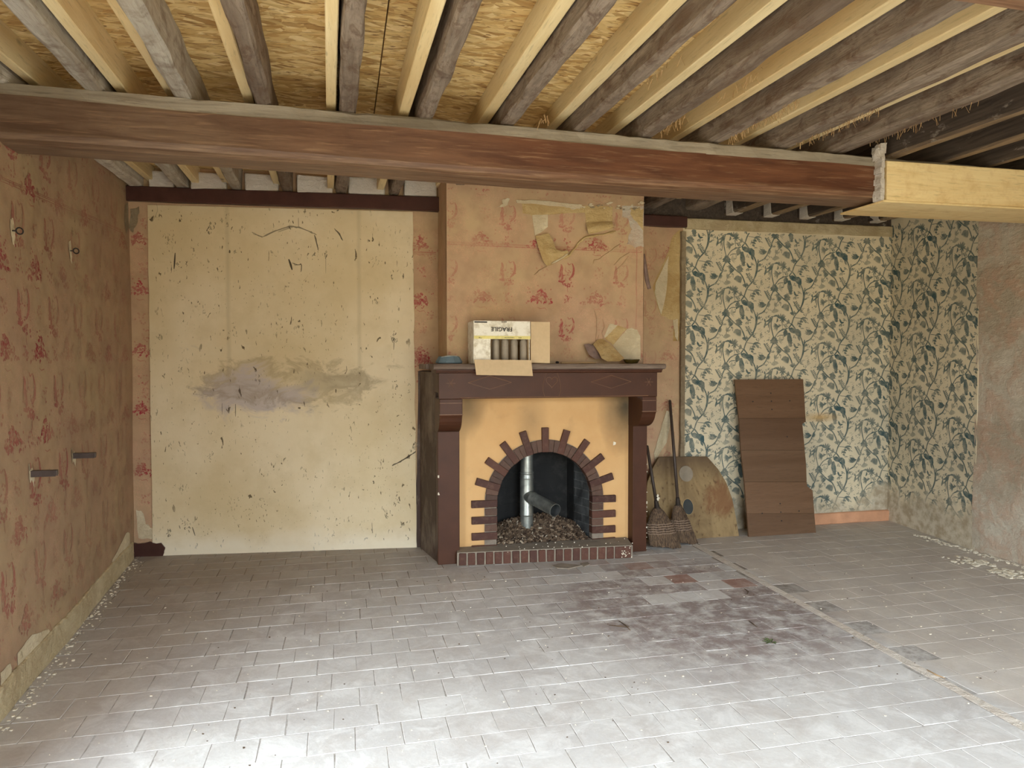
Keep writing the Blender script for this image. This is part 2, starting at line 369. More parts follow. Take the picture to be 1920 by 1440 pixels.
def floor_tile(name, dusty=0):
    m = N(name, .62, .35)
    p = m.pos
    rnd = m.geo.outputs['Random Per Island']
    c = m.ramp(rnd, (0, lin(182, 178, 172)), (.3, lin(188, 182, 176)), (.55, lin(180, 175, 169)), (.8, lin(190, 184, 176)), (.94, lin(184, 172, 163)), (1, lin(178, 172, 166)))
    d1 = m.noise(p, 2.0, 6, .62); d2 = m.noise(p, 12, 7, .7, .8); d3 = m.noise(m.vec(p, (1, 1, 1), (0, 0, 0), (0, 0, .5)), 60, 4, .6)
    c = m.mix(m.mul(m.ramp(d1, (.38, 0), (.62, 1)), .5), c, lin(206, 202, 194))
    c = m.mix(m.mul(m.ramp(d2, (.45, 0), (.7, 1)), .4), c, lin(172, 162, 152))
    c = m.mix(m.mul(m.ramp(m.noise(p, 5, 7, .72, 1.2), (.48, 0), (.62, 1)), .55), c, lin(214, 211, 205))
    c = m.mix(m.mul(m.ramp(m.noise(m.vec(p, (1, 1, 1), (3, 3, 0)), 4, 7, .7, .8), (.5, 0), (.66, 1)), .4), c, lin(160, 148, 138))
    c = m.mix(m.mul(m.ramp(d3, (.55, 0), (.75, 1)), .22), c, lin(224, 220, 212))
    # worn, darker tiles before the hearth
    area = m.ramp(m.blob((2.0, 3.75, 0), (1.15, 1.25, 1)), (.05, 0), (.5, 1))
    r2 = m.math('FRACT', m.mul(rnd, 7.31)); r3 = m.ramp(r2, (.2, 0), (.55, 1))
    bl = m.ramp(m.noise(p, 9, 6, .7), (.38, 0), (.56, 1))
    c = m.mix(m.mul(m.mul(m.mul(area, r3), bl), .72), c, lin(108, 86, 80))
    r4 = m.ramp(m.math('FRACT', m.mul(rnd, 13.7)), (.93, 0), (.95, 1))
    c = m.mix(m.mul(m.mul(area, r4), .6), c, lin(150, 104, 84))
    dirt = m.ramp(m.add(m.add(m.mul(m.math('SUBTRACT', m.sep(p)[1], 3.9), .55), m.mul(m.math('SUBTRACT', .2, m.sep(p)[0]), .16)), m.mul(m.math('SUBTRACT', d1, .5), 1.2)), (-.0, 0), (.8, 1))  # brown dirt near the walls, plus shade painted in towards far and left
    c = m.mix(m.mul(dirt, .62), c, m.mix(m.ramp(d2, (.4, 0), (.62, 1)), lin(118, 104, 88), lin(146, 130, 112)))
    xx = m.sep(p)[0]
    right = m.ramp(xx, (2.62/6, 0), (2.75/6, 1)) if False else m.ramp(m.math('SUBTRACT', xx, 2.6), (0, 0), (.1, 1))
    rc = m.mix(m.ramp(m.noise(p, 3.2, 6, .65), (.4, 0), (.62, 1)), lin(178, 166, 152), lin(196, 184, 168))
    c = m.mix(m.mul(right, .65), c, rc)
    return m.out(c, m.add(m.mul(d2, .7), m.mul(d3, .3)), .45, .004, m.ramp(d2, (.3, .5), (.7, .8)))
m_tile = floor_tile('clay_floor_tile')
m_mortar = N('floor_mortar', .9)
_d = m_mortar.noise(m_mortar.pos, 14, 6, .7)
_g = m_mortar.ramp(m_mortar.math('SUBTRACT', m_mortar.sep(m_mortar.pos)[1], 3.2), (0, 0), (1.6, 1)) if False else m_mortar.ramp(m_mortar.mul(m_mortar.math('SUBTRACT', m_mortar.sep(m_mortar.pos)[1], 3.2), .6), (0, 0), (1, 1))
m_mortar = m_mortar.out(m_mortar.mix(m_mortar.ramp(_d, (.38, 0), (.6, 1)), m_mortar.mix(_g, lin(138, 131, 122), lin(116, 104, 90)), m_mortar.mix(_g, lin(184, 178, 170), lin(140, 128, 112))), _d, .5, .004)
m_strip = plaster_old('cement_strip', lin(206, 196, 182), lin(196, 184, 168), lin(200, 186, 170))

def brick(name, a, b, c0):
    m = N(name, .6)
    o = m.n('ObjectInfo').outputs['Random']; p = m.pos
    n1 = m.noise(p, 30, 6, .7)
    c = m.ramp(o, (0, a), (.5, b), (1, c0))
    c = m.mix(m.mul(m.ramp(n1, (.5, 0), (.7, 1)), .5), c, lin(112, 84, 68))
    c = m.mix(m.mul(m.ramp(m.noise(p, 60, 3, .6), (.62, 0), (.68, 1)), .6), c, lin(58, 34, 28))
    return m.out(c, n1, .5, .004)
m_brick = brick('red_brown_brick', lin(70, 41, 30), lin(84, 50, 36), lin(60, 35, 27))
m_ring = brick('sooty_ring_brick', lin(80, 58, 46), lin(92, 66, 52), lin(70, 50, 40))
m_joint = flat('grey_mortar', lin(128, 116, 102), .2, .9, 30, .4)
m_hearth = flat('hearth_cement', lin(140, 128, 112), .2, .9, 14, .4)

def ochre():
    m = N('ochre_plaster', .8)
    p = m.pos
    a = m.noise(p, 3, 5, .6); b = m.noise(p, 40, 4, .6)
    c = m.mix(m.ramp(a, (.35, 0), (.65, 1)), lin(212, 170, 116), lin(204, 160, 106))
    # soot left by smoke: two top corners and over the keystone
    for (cx, cz, rx, rz, k) in ((2.06, 1.08, .26, .42, .95), (.86, 1.10, .16, .28, .6), (1.33, .98, .15, .24, .32)):
        s = m.ramp(m.add(m.blob((cx, 4.93, cz), (rx, 1, rz)), m.mul(m.math('SUBTRACT', m.noise(p, 5, 5, .6), .5), .5)), (.05, 0), (.9, 1))
        c = m.mix(m.mul(s, k), c, lin(70, 64, 50))
    dz = m.ramp(m.add(m.sep(p)[2], m.mul(a, .05)), (.09, 1), (.15, 0))
    c = m.mix(m.mul(dz, .5), c, lin(130, 104, 66))
    return m.out(c, b, .12, .003)
m_ochre = ochre()

def soot():
    m = N('sooty_firebrick', .75)
    t = m.n('TexBrick'); m.l(m.vec(m.pos, (1, 1, 1), (0, 0, 0), (rad(90), 0, 0)), t.inputs['Vector'])
    # bricks read on the side cheeks: use Y and Z
    sp = m.sep(m.pos); cb = m.n('CombineXYZ'); m.l(m.add(sp[0], sp[1]), cb.inputs[0]); m.l(sp[2], cb.inputs[1])
    t.inputs['Scale'].default_value = 4.0; m.l(cb.outputs[0], t.inputs['Vector'])
    t.inputs['Color1'].default_value = lin(60, 62, 62)+(1,); t.inputs['Color2'].default_value = lin(74, 76, 76)+(1,); t.inputs['Mortar'].default_value = lin(98, 100, 98)+(1,)
    t.inputs['Mortar Size'].default_value = .012
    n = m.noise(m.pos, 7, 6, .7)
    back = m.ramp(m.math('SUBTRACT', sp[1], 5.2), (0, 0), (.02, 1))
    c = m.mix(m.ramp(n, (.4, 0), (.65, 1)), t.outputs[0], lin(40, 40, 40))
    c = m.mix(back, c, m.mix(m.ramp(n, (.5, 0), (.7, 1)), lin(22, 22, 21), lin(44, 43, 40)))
    return m.out(c, m.add(n, m.mul(t.outputs['Fac'], -.5)), .5, .006)
m_soot = soot()
m_galv = N('galvanised_steel', .36, .5, .75)
_d = m_galv.voro(m_galv.obj, 60, out='Color'); _e = m_galv.noise(m_galv.obj, 20, 4, .6)
m_galv = m_galv.out(m_galv.mix(m_galv.ramp(_e, (.35, 0), (.65, 1)), lin(136, 140, 134), lin(168, 170, 162)), _e, .15, .003)
m_galvin = flat('duct_inside', lin(60, 62, 62), .2, .6, 20, .1)
m_card = flat('brown_cardboard', lin(198, 172, 134), .06, .8, 30, .1)
m_cardw = N('white_printed_cardboard', .7)
_d = m_cardw.noise(m_cardw.pos, 22, 6, .65)
m_cardw = m_cardw.out(m_cardw.mix(m_cardw.ramp(_d, (.45, 0), (.68, 1)), lin(236, 230, 212), lin(196, 184, 156)), _d, .1, .002)
m_cardy = flat('yellow_print_band', lin(220, 206, 130), .12, .7, 30, .1)
m_ink = flat('black_ink', lin(46, 42, 40), .1, .7, 20, 0)
m_bottle = flat('dusty_grey_plastic', lin(150, 138, 120), .15, .45, 18, .1)
m_blue = flat('blue_grey_enamel', lin(92, 108, 114), .15, .4, 16, .1)
m_black = flat('dark_iron', lin(44, 38, 34), .2, .5, 30, .2)
m_rod = flat('grey_metal_bracket', lin(74, 64, 60), .2, .45, 20, .1)
m_glass = flat('dark_bottle_glass', lin(66, 54, 22), .3, .08, 10, .0, 0, 1.0)
m_stick = wood('bare_stick', lin(160, 128, 88), lin(186, 154, 110), lin(140, 108, 74), 'x')
def broomfib():
    m = N('broom_straw', .85)
    n = m.noise(m.vec(m.offs(m.obj), (55, 55, 3)), 2.4, 4, .6)
    c = m.mix(m.ramp(n, (.36, 0), (.64, 1)), lin(62, 48, 38), lin(112, 90, 68))
    return m.out(c, n, 1, .008)
m_straw = broomfib()
m_stitch = flat('broom_stitching', lin(150, 128, 110), .1, .8, 40, .1)
m_handle = flat('dark_handle_paint', lin(64, 52, 44), .2, .45, 20, .2)
m_tin = flat('tin_collar', lin(70, 62, 56), .2, .4, 20, .1, .5)
def rusty():
    m = N('rust_stained_panel', .7)
    p = m.pos; a = m.noise(m.vec(p, (1, 1, .5)), 5, 7, .68, .8); b = m.noise(m.vec(p, (1, 1, .6)), 34, 5, .6); z = m.sep(p)[2]
    c = m.mix(m.ramp(a, (.4, 0), (.62, 1)), lin(146, 122, 84), lin(120, 98, 66))
    c = m.mix(m.mul(m.ramp(b, (.58, 0), (.68, 1)), .75), c, lin(82, 58, 34))
    r = m.ramp(m.add(m.blob((3.0, 5.1, .3), (.26, .5, .28)), m.mul(m.math('SUBTRACT', a, .5), 1.6)), (.35, 0), (.6, 1))
    c = m.mix(m.mul(r, .7), c, lin(112, 70, 40))
    c = m.mix(m.mul(m.ramp(z, (.44, 0), (.62, 1)), .75), c, lin(78, 60, 44))
    return m.out(c, m.add(a, b), .3, .004)
m_rusty = rusty()
m_fb = [wood('brown_laminate_%d' % i, lin(*q), lin(*[v+8 for v in q]), lin(*[v-6 for v in q]), 'x', .6, .9, .12) for i, q in enumerate([(104, 76, 52), (96, 70, 48), (100, 74, 51)])]
m_rubble = N('hearth_rubble', .9)
_isl = m_rubble.geo.outputs['Random Per Island']
m_rubble = m_rubble.out(m_rubble.ramp(_isl, (0, lin(52, 40, 32)), (.4, lin(84, 67, 52)), (.8, lin(116, 97, 78)), (.95, lin(140, 122, 100)), (1, lin(180, 168, 148))), m_rubble.noise(m_rubble.pos, 40, 4, .6), .4, .004)
m_crumb = flat('plaster_crumbs', lin(214, 204, 182), .15, .9, 30, .3)
m_twig = flat('dry_twig', lin(80, 62, 44), .3, .9, 30, .3)
m_leafm = flat('dry_green_sprig', lin(84, 92, 58), .3, .8, 30, .2)
m_purple = flat('purple_grey_paper_back', lin(132, 110, 100), .3, .85, 22, .3)

# ================================================================== SETTING
class Face:      # a slightly uneven plastered wall face; u metres from A towards B, off = into the room
    def __init__(s, A, B, seed, amp=.004, flip=False):
        s.A = Vector((A[0], A[1], 0)); s.B = Vector((B[0], B[1], 0)); s.t = (s.B-s.A).normalized(); s.L = (s.B-s.A).length
        s.n = Vector((s.t.y, -s.t.x, 0))*(-1 if flip else 1); s.seed = seed; s.amp = amp
    def d(s, u, z): return s.amp*(noise.noise(Vector((u*1.3, z*1.3, s.seed)))*1.6+noise.noise(Vector((u*5, z*5, s.seed+3)))*.5)
    def p(s, u, z, off=0): return s.A+s.t*u+Vector((0, 0, z))+s.n*(off+s.d(u, z))
    def uv(s, P): q = Vector((P[0], P[1], 0))-s.A; return q.dot(s.t), P[2]
    def grid(s, mb, u0, u1, z0, z1, st=.07, mi=0, off=0):
        nu = max(1, int((u1-u0)/st)); nz = max(1, int((z1-z0)/st)); k = len(mb.v)
        for j in range(nz+1):
            for i in range(nu+1): mb.v.append(tuple(s.p(u0+(u1-u0)*i/nu, z0+(z1-z0)*j/nz, off)))
        for j in range(nz):
            for i in range(nu):
                a = k+j*(nu+1)+i; mb.f.append((a, a+1, a+nu+2, a+nu+1)); mb.mi.append(mi); mb.fa.append(0)
    def slab(s, mb, u0, u1, z0, z1, th=.3, mi=0, st=.07):
        s.grid(mb, u0, u1, z0, z1, st, mi)
        b = lambda u, z: s.A+s.t*u+Vector((0, 0, z))-s.n*th
        f = lambda u, z: s.p(u, z)
        q = [f(u0, z0), f(u1, z0), f(u1, z1), f(u0, z1), b(u0, z0), b(u1, z0), b(u1, z1), b(u0, z1)]
        mb.add(q, [(4, 7, 6, 5), (0, 4, 5, 1), (1, 5, 6, 2), (2, 6, 7, 3), (3, 7, 4, 0)], mi)
    def poly(s, mb, pts, off, mi=0, fa=0.0, th=0):
        vs = [s.p(u, z, off) for u, z in pts]; n = len(vs)
        if not th: mb.add(vs, [tuple(range(n))], mi, fa); return
        bs = [s.p(u, z, off-th) for u, z in pts]
        mb.add(vs+bs, [tuple(range(n)), tuple(range(n, 2*n))[::-1]]+[(i, i+n, (i+1) % n+n, (i+1) % n) for i in range(n)], mi, fa)

PRN = .0015
class Ink:       # flat print on a wall face
    def __init__(s, face, mb, mi, inside, wk=1.0): s.F = face; s.mb = mb; s.mi = mi; s.inside = inside; s.wk = wk
    def poly(s, pts, fa):
        cu = sum(p[0] for p in pts)/len(pts); cz = sum(p[1] for p in pts)/len(pts)
        if s.inside(cu, cz): s.F.poly(s.mb, pts, PRN, s.mi, fa)
    def ribbon(s, pts, w, fa, taper=True):
        w = w*s.wk
        n = len(pts); L = []
        for i, (u, z) in enumerate(pts):
            a = pts[max(i-1, 0)]; b = pts[min(i+1, n-1)]; dx, dz = b[0]-a[0], b[1]-a[1]; l = math.hypot(dx, dz) or 1
            ww = w*(.25+.75*math.sin(PI*min(1, (i+.6)/n))) if taper else w
            L.append(((u-dz/l*ww/2, z+dx/l*ww/2), (u+dz/l*ww/2, z-dx/l*ww/2)))
        for i in range(n-1): s.poly([L[i][0], L[i][1], L[i+1][1], L[i+1][0]], fa)
    def leaf(s, a, b, w, fa, bend=0):
        w = w*s.wk
        dx, dz = b[0]-a[0], b[1]-a[1]; l = math.hypot(dx, dz) or 1e-6; nx, nz = -dz/l, dx/l
        def q(t, o): return (a[0]+dx*t+nx*(o+bend*4*t*(1-t)), a[1]+dz*t+nz*(o+bend*4*t*(1-t)))
        s.poly([q(0, 0), q(.3, w*.42), q(.6, w*.5), q(.85, w*.25), q(1, 0), q(.85, -w*.2), q(.6, -w*.42), q(.3, -w*.4)], fa)

def curve_pts(pts, k=4):       # Catmull-Rom
    P = [pts[0]]+list(pts)+[pts[-1]]; out = []
    for i in range(1, len(P)-2):
        for j in range(k):
            t = j/k; a, b, c, d = P[i-1], P[i], P[i+1], P[i+2]
            out.append(tuple(.5*((2*b[m])+(-a[m]+c[m])*t+(2*a[m]-5*b[m]+4*c[m]-d[m])*t*t+(-a[m]+3*b[m]-3*c[m]+d[m])*t**3) for m in range(2)))
    out.append(tuple(pts[-1])); return out

# ---- toile motifs
def motif_bush(ink, u, z, s=1.0, k=1.0, seed=1, sq=1.0):
    r = random.Random(seed)
    for i in range(52):
        a = r.gauss(0, .38); h = r.random()
        x = a*.11*s*(1.1-.5*h); y = (-.03+.09*h*(1-.7*abs(a)))*s
        an = r.uniform(.2, 2.9); l = r.uniform(.008, .026)*s
        pts = [(u+(x+l*t*math.cos(an+t*1.4))*sq, z+y+l*t*math.sin(an+t*1.4)) for t in (0, .35, .7, 1)]
        ink.ribbon(pts, r.uniform(.003, .0085)*s, k*r.uniform(.55, 1)*(1 if abs(a) < .6 else .6))
    for i in range(12):
        x = r.uniform(-.09, .09)*s*sq; y = r.uniform(-.05, .09)*s
        ink.leaf((u+x, z+y), (u+x+r.uniform(-.012, .012), z+y+.012), .006*s, k*.55)
    ink.ribbon([(u-.03*s*sq, z-.055*s), (u-.01*s*sq, z-.065*s), (u+.02*s*sq, z-.06*s), (u+.03*s*sq, z-.075*s)], .003, k*.5)
def motif_figures(ink, u, z, s=1.0, k=1.0, seed=1, sq=1.0):
    r = random.Random(seed)
    def rb(p, w, f): ink.ribbon([(u+a*s*sq, z+b*s) for a, b in p], w*s, f*k)
    rb(curve_pts([(-.03, .075), (-.024, .05), (-.03, .02), (-.022, -.02), (-.03, -.045)]), .012, .8)     # seated figure
    rb([(-.045, -.02), (-.035, .0), (-.03, .02)], .008, .7); rb([(-.05, -.045), (-.02, -.05), (.0, -.04)], .009, .9)
    rb(curve_pts([(.055, .085), (.066, .05), (.062, .01), (.045, -.015), (.03, -.03)]), .009, .8)         # bent trunk
    rb(curve_pts([(.02, .09), (.03, .075), (.05, .085)]), .004, .6); rb([(.0, .03), (.005, .05), (.0, .07)], .003, .4)
    for i in range(22):
        x = r.uniform(-.05, .07); y = r.uniform(-.045, .03); an = r.uniform(0, PI)
        l = r.uniform(.006, .018); rb([(x, y), (x+l*math.cos(an)*.5, y+l*math.sin(an)*.6), (x+l*math.cos(an), y+l*math.sin(an))], .004, r.uniform(.4, .9))
    for i in range(20):                                                                                     # tuft below
        x = r.gauss(.02, .018); y = r.uniform(-.09, -.055); an = r.uniform(.3, 2.8); l = r.uniform(.006, .02)
        rb([(x, y), (x+l*math.cos(an)*.5, y+l*math.sin(an)*.6), (x+l*math.cos(an), y+l*math.sin(an))], .006, r.uniform(.6, 1))
    rb([(.02, -.09), (.018, -.11), (.022, -.125)], .003, .5)
def motif_sprig(ink, u, z, k=.5, seed=1, sq=1.0):
    r = random.Random(seed)
    for i in range(14):
        x = r.gauss(0, .018)*sq; y = r.uniform(-.04, .04); an = r.uniform(0, PI); l = r.uniform(.008, .018)
        ink.ribbon([(u+x, z+y), (u+x+l*.5*math.cos(an), z+y+l*.6*math.sin(an)), (u+x+l*math.cos(an), z+y+l*math.sin(an))], .006, k*r.uniform(.5, 1))

# ---- foliage repeat, one drop = 665 x 655 units
SF = .000678
def foliage_tile(ink, U, Z, sx=1.0, fa=1.0):
    def T(x, y): return (U+x*SF*sx, Z-y*SF)
    rr = random.Random(3)
    def vine(w, *p): ink.ribbon([T(*q) for q in curve_pts(p, 3)], w*SF, .95*fa, False)
    def leaf(x0, y0, x1, y1, w, b=0, f=.9): ink.leaf(T(x0, y0), T(x1, y1), w*SF, f*fa, b*SF)
    def fan(x, y, a0, a1, n, l, w, f=.9, b=0, v=.2):
        for i in range(n):
            a = rad(a0+(a1-a0)*(i/(max(1, n-1)))); ll = l*(1-v*rr.random())
            leaf(x, y, x+ll*math.cos(a), y-ll*math.sin(a), w, b, f)
    vine(11, (365, -10), (362, 60), (350, 150), (315, 230), (270, 290), (225, 340), (200, 390), (180, 445), (135, 500))
    vine(12, (175, 440), (210, 480), (240, 520), (300, 600), (335, 670), (348, 740), (335, 830), (300, 910), (255, 960))
    vine(11, (-60, 10), (0, 80), (75, 140), (130, 175), (175, 250), (205, 340))
    vine(10, (345, 715), (380, 670), (440, 640), (485, 590), (505, 540), (540, 490), (555, 430), (590, 365), (602, 335))
    vine(9, (580, 30), (558, 110), (565, 200), (592, 300))
    vine(9, (600, 310), (655, 235), (720, 200), (790, 180)); vine(6, (640, 290), (680, 268), (725, 268))
    vine(7, (560, 40), (640, 30), (700, 55), (790, 100), (845, 130))
    vine(5, (600, 600), (620, 540), (660, 500), (690, 480)); vine(4, (718, 80), (716, 130), (718, 175))
    # palm fan facing left, spiky heart to the right
    for i in range(11): leaf(490, 542, 375+rr.uniform(-5, 30), 505+i*8, 12, 5, .95)
    leaf(470, 545, 400, 520, 34); fan(500, 540, -70, 60, 9, 55, 7)
    # fan facing down left
    for i in range(12): leaf(140+i*.5, 205+i*2, 28+i*9.5, 248+i*5.5-(i-5)**2*.5, 10, -5, .8)
    leaf(130, 210, 35, 245, 36, -10, .75)
    # rosette on the joint
    fan(598, 325, 195, 345, 7, 72, 22); fan(598, 320, 20, 160, 5, 45, 16)
    # arching palm
    for a, b, c, d, w, bd in ((560, 30, 470, 100, 20, 22), (560, 40, 440, 160, 14, 30), (565, 45, 500, 140, 14, 12), (540, 45, 560, 120, 24, 0),
                              (480, 90, 455, 185, 20, 5), (520, 100, 515, 185, 12, 4), (570, 60, 545, 110, 20, 0), (590, 25, 690, 55, 18, 14),
                              (540, 110, 530, 240, 8, 4), (640, 50, 625, 110, 18, 14), (480, 110, 470, 60, 16, 6)): leaf(a, b, c, d, w, bd)
    fan(720, 65, 0, 330, 9, 58, 11)
    # twin spiky fans across the vine
    fan(705, 465, 150, 215, 8, 88, 9, .9); fan(735, 460, -25, 40, 8, 95, 10, .9); leaf(735, 460, 825, 480, 22, 8)
    # small frond
    fan(655, 150, 150, 250, 7, 88, 10, .85); leaf(690, 140, 640, 170, 18)
    # broad leaves over the hanging fern
    leaf(765, 185, 735, 290, 46, 8); leaf(800, 180, 890, 245, 48, 10, 1); leaf(870, 190, 975, 300, 62, 16, 1); leaf(930, 270, 965, 340, 22); leaf(700, 200, 745, 190, 18)
    for i in range(9):
        y = 235+i*19; h = 40-abs(i-3.5)*6
        leaf(805+i*3, y, 805+i*3-h, y+26, 19, 0, .95); leaf(805+i*3, y, 805+i*3+h, y+26, 19, 0, .95)
    leaf(800, 240, 835, 415, 22)
    # small filler leaves and wiry tendrils
    for (x, y) in ((60, 330), (250, 210), (330, 250), (420, 60), (470, 640), (530, 600), (640, 420), (500, 700), (410, 560), (60, 640), (120, 730), (400, 420), (220, 620), (90, 560), (280, 560), (420, 500), (380, 330), (20, 200), (250, 120), (160, 40), (560, 480), (640, 560), (30, 470), (300, 40)):
        for i in range(5):
            a = rr.uniform(0, 2*PI); l = rr.uniform(26, 52); bx_, by_ = x+rr.uniform(-12, 12), y+rr.uniform(-12, 12)
            leaf(bx_, by_, bx_+l*math.cos(a), by_+l*math.sin(a)*.7, rr.uniform(6, 12), rr.uniform(-4, 4), rr.uniform(.4, .85))
    # bird
    leaf(875, 365, 915, 435, 20, -6, 1); leaf(900, 435, 860, 465, 10); leaf(895, 430, 945, 420, 16, 5, 1); leaf(905, 430, 900, 475, 12)
    leaf(1015, 478, 1068, 460, 14, 3, .8)
    # drooping fern to the right
    vine(5, (225, 365), (290, 372), (345, 380)); leaf(300, 378, 415, 380, 18, 12); leaf(335, 385, 385, 435, 26, 10); leaf(300, 390, 360, 385, 16, 8)
    leaf(285, 410, 345, 425, 24, 6); leaf(265, 440, 330, 455, 24, 6); leaf(275, 465, 315, 490, 20, 4); leaf(300, 505, 360, 505, 12, 5, .7); leaf(280, 400, 255, 470, 10, 0, .7)
    # leafy sprigs
    for (x, y, n, s2) in ((285, 270, 6, 1), (540, 480, 6, 1), (770, 170, 3, .8)):
        for i in range(n):
            xx = x-i*11*s2; yy = y-i*18*s2
            leaf(xx, yy, xx-34*s2, yy-16*s2, 15*s2, 0, .8); leaf(xx, yy, xx+26*s2, yy-26*s2, 13*s2, 0, .8)
    fan(150, 430, 110, 200, 5, 55, 12, .8); fan(300, 290, -10, 70, 3, 60, 12, .8); fan(360, 680, 20, 150, 3, 50, 9, .7); fan(385, 690, -100, -50, 3, 48, 14, .8)
    fan(190, 300, 200, 320, 4, 42, 16, .85); fan(210, 320, 20, 80, 3, 45, 14, .85)
    # berries and faint scatter
    for i in range(30):
        x = 400+rr.random()*130; y = 190+rr.random()*150+(530-x)*.4
        leaf(x, y, x+rr.uniform(-20, 20), y+rr.uniform(-16, 16), 13, 0, .65)
    for i in range(14):
        x = 370+rr.random()*60; y = 180+rr.random()*40; leaf(x, y, x+rr.uniform(-14, 14), y+10, 5, 0, .4)
    for i in range(9): leaf(590, 650, 560+i*14, 612-8*math.sin(i)+rr.uniform(0, 18), 9, 0, .5)
    fan(655, 335, -40, 60, 6, 75, 10, .4); leaf(560, 640, 660, 610, 34, 10, .55)
    fan(600, 560, 20, 80, 4, 62, 10, .6); fan(30, 380, 30, 160, 5, 75, 13, .85); leaf(45, 400, 42, 470, 8, 0, .6)
    leaf(370, 125, 435, 108, 10, 3, .7); leaf(60, 95, 165, 120, 30, 6, .9); fan(60, 95, -30, 20, 5, 105, 10, .8); fan(0, 95, 150, 200, 4, 50, 12, .8)

# ---- floor
fl = MB(); fl.box((-2.3, FY-.6, -.16), (5.4, 6.0, -.0012))
floor = struct(obj('floor', fl, m_mortar))
SX = lambda y: 2.555+(y-2.49)*.034         # centre of the cement strip along the floor
XW = lambda y, z=0: -1.47+(5.6-y)*(.0632-.0232*max(0, min(z, 2.7)))         # left wall, twisted a little
cells = []
PYT, PXT = .168, .176
row = 0; y = -.10
while y < 5.62:
    xo = (row % 2)*.5*PXT+R.uniform(-.012, .012)
    x = -1.7+xo
    while x < 4.95:
        w = PXT+R.uniform(-.009, .009)
        x0, x1 = x+.0014, x+w-.0014
        lim = SX(y+.08)
        y1 = y+PYT-.0018
        if x1 > XW(y)+.005 and x0 < 4.8:
            x0 = max(x0, XW(y)+.003)
            if x0 < lim-.03 < x1: 
                if lim-.03-x0 > .03: cells.append((x0, lim-.03, y, y1))
                if x1-lim-.03 > .03: cells.append((lim+.03, x1, y, y1))
            elif x1 <= lim-.03 or x0 >= lim+.03: cells.append((x0, x1, y, y1))
        x += w
    y += PYT; row += 1
def inview(cx, cy):
    d = Vector((cx, cy, 0))-_c; k = d.dot(_f)
    if k < .5: return None
    px = 960+FPX*d.dot(_r)/k; py = 720-FPX*d.dot(_u)/k
    return k if -60 < px < 1980 and py < 1490 else None
near = []; rest = []
for c in cells:
    k = inview((c[0]+c[1])/2, (c[2]+c[3])/2)
    (near if k else rest).append((k or 99, c))
near.sort(key=lambda t: t[0]); rest += near[298:]; near = near[:298]
def tile_bm(mb, c, zz):
    x0, x1, y0, y1 = c; ch = .0014 if x0 < SX(y0) else .001; zz = zz if x0 < SX(y0) else zz*.35; rr = [R.uniform(-.0006, .0006) for _ in range(4)]
    xs = [(x0, y0), (x1, y0), (x1, y1), (x0, y1)]
    js = [(R.uniform(-.0024, .0024), R.uniform(-.0024, .0024)) for _ in range(4)]
    b = [(x+j[0], y+j[1], -.003) for (x, y), j in zip(xs, js)]
    m = [(x+j[0], y+j[1], zz-.002+r) for (x, y), j, r in zip(xs, js, rr)]
    t = [(x+j[0]+(ch if i in (0, 3) else -ch), y+j[1]+(ch if i in (0, 1) else -ch), zz+r) for i, ((x, y), j, r) in enumerate(zip(xs, js, rr))]
    f = [(8, 9, 10, 11)]+[(4+i, 4+(i+1) % 4, 8+(i+1) % 4, 8+i) for i in range(4)]+[(i, (i+1) % 4, 4+(i+1) % 4, 4+i) for i in range(4)]
    mb.add(b+m+t, f)
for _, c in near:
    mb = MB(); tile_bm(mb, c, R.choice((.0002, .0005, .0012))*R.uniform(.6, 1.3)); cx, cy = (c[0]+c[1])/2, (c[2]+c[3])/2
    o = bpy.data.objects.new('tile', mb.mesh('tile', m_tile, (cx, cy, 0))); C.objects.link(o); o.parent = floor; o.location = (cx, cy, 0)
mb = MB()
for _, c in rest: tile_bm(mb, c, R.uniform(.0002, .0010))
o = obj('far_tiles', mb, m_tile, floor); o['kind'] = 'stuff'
mb = MB(); n = 40
for i in range(n):
    ya, yb = FY+(5.3-FY)*i/n, FY+(5.3-FY)*(i+1)/n
    w = lambda q: .026+.006*noise.noise(Vector((q*2.3, 1, 1)))
    z = .0015
    mb.add([(SX(ya)-w(ya), ya, z), (SX(ya)+w(ya+9), ya, z), (SX(yb)+w(yb+9), yb, z), (SX(yb)-w(yb), yb, z),
            (SX(ya)-w(ya), ya, -.003), (SX(yb)-w(yb), yb, -.003), (SX(ya)+w(ya+9), ya, -.003), (SX(yb)+w(yb+9), yb, -.003)], [(0, 1, 2, 3), (0, 3, 5, 4), (1, 6, 7, 2)])
obj('cement_strip', mb, m_strip, floor)

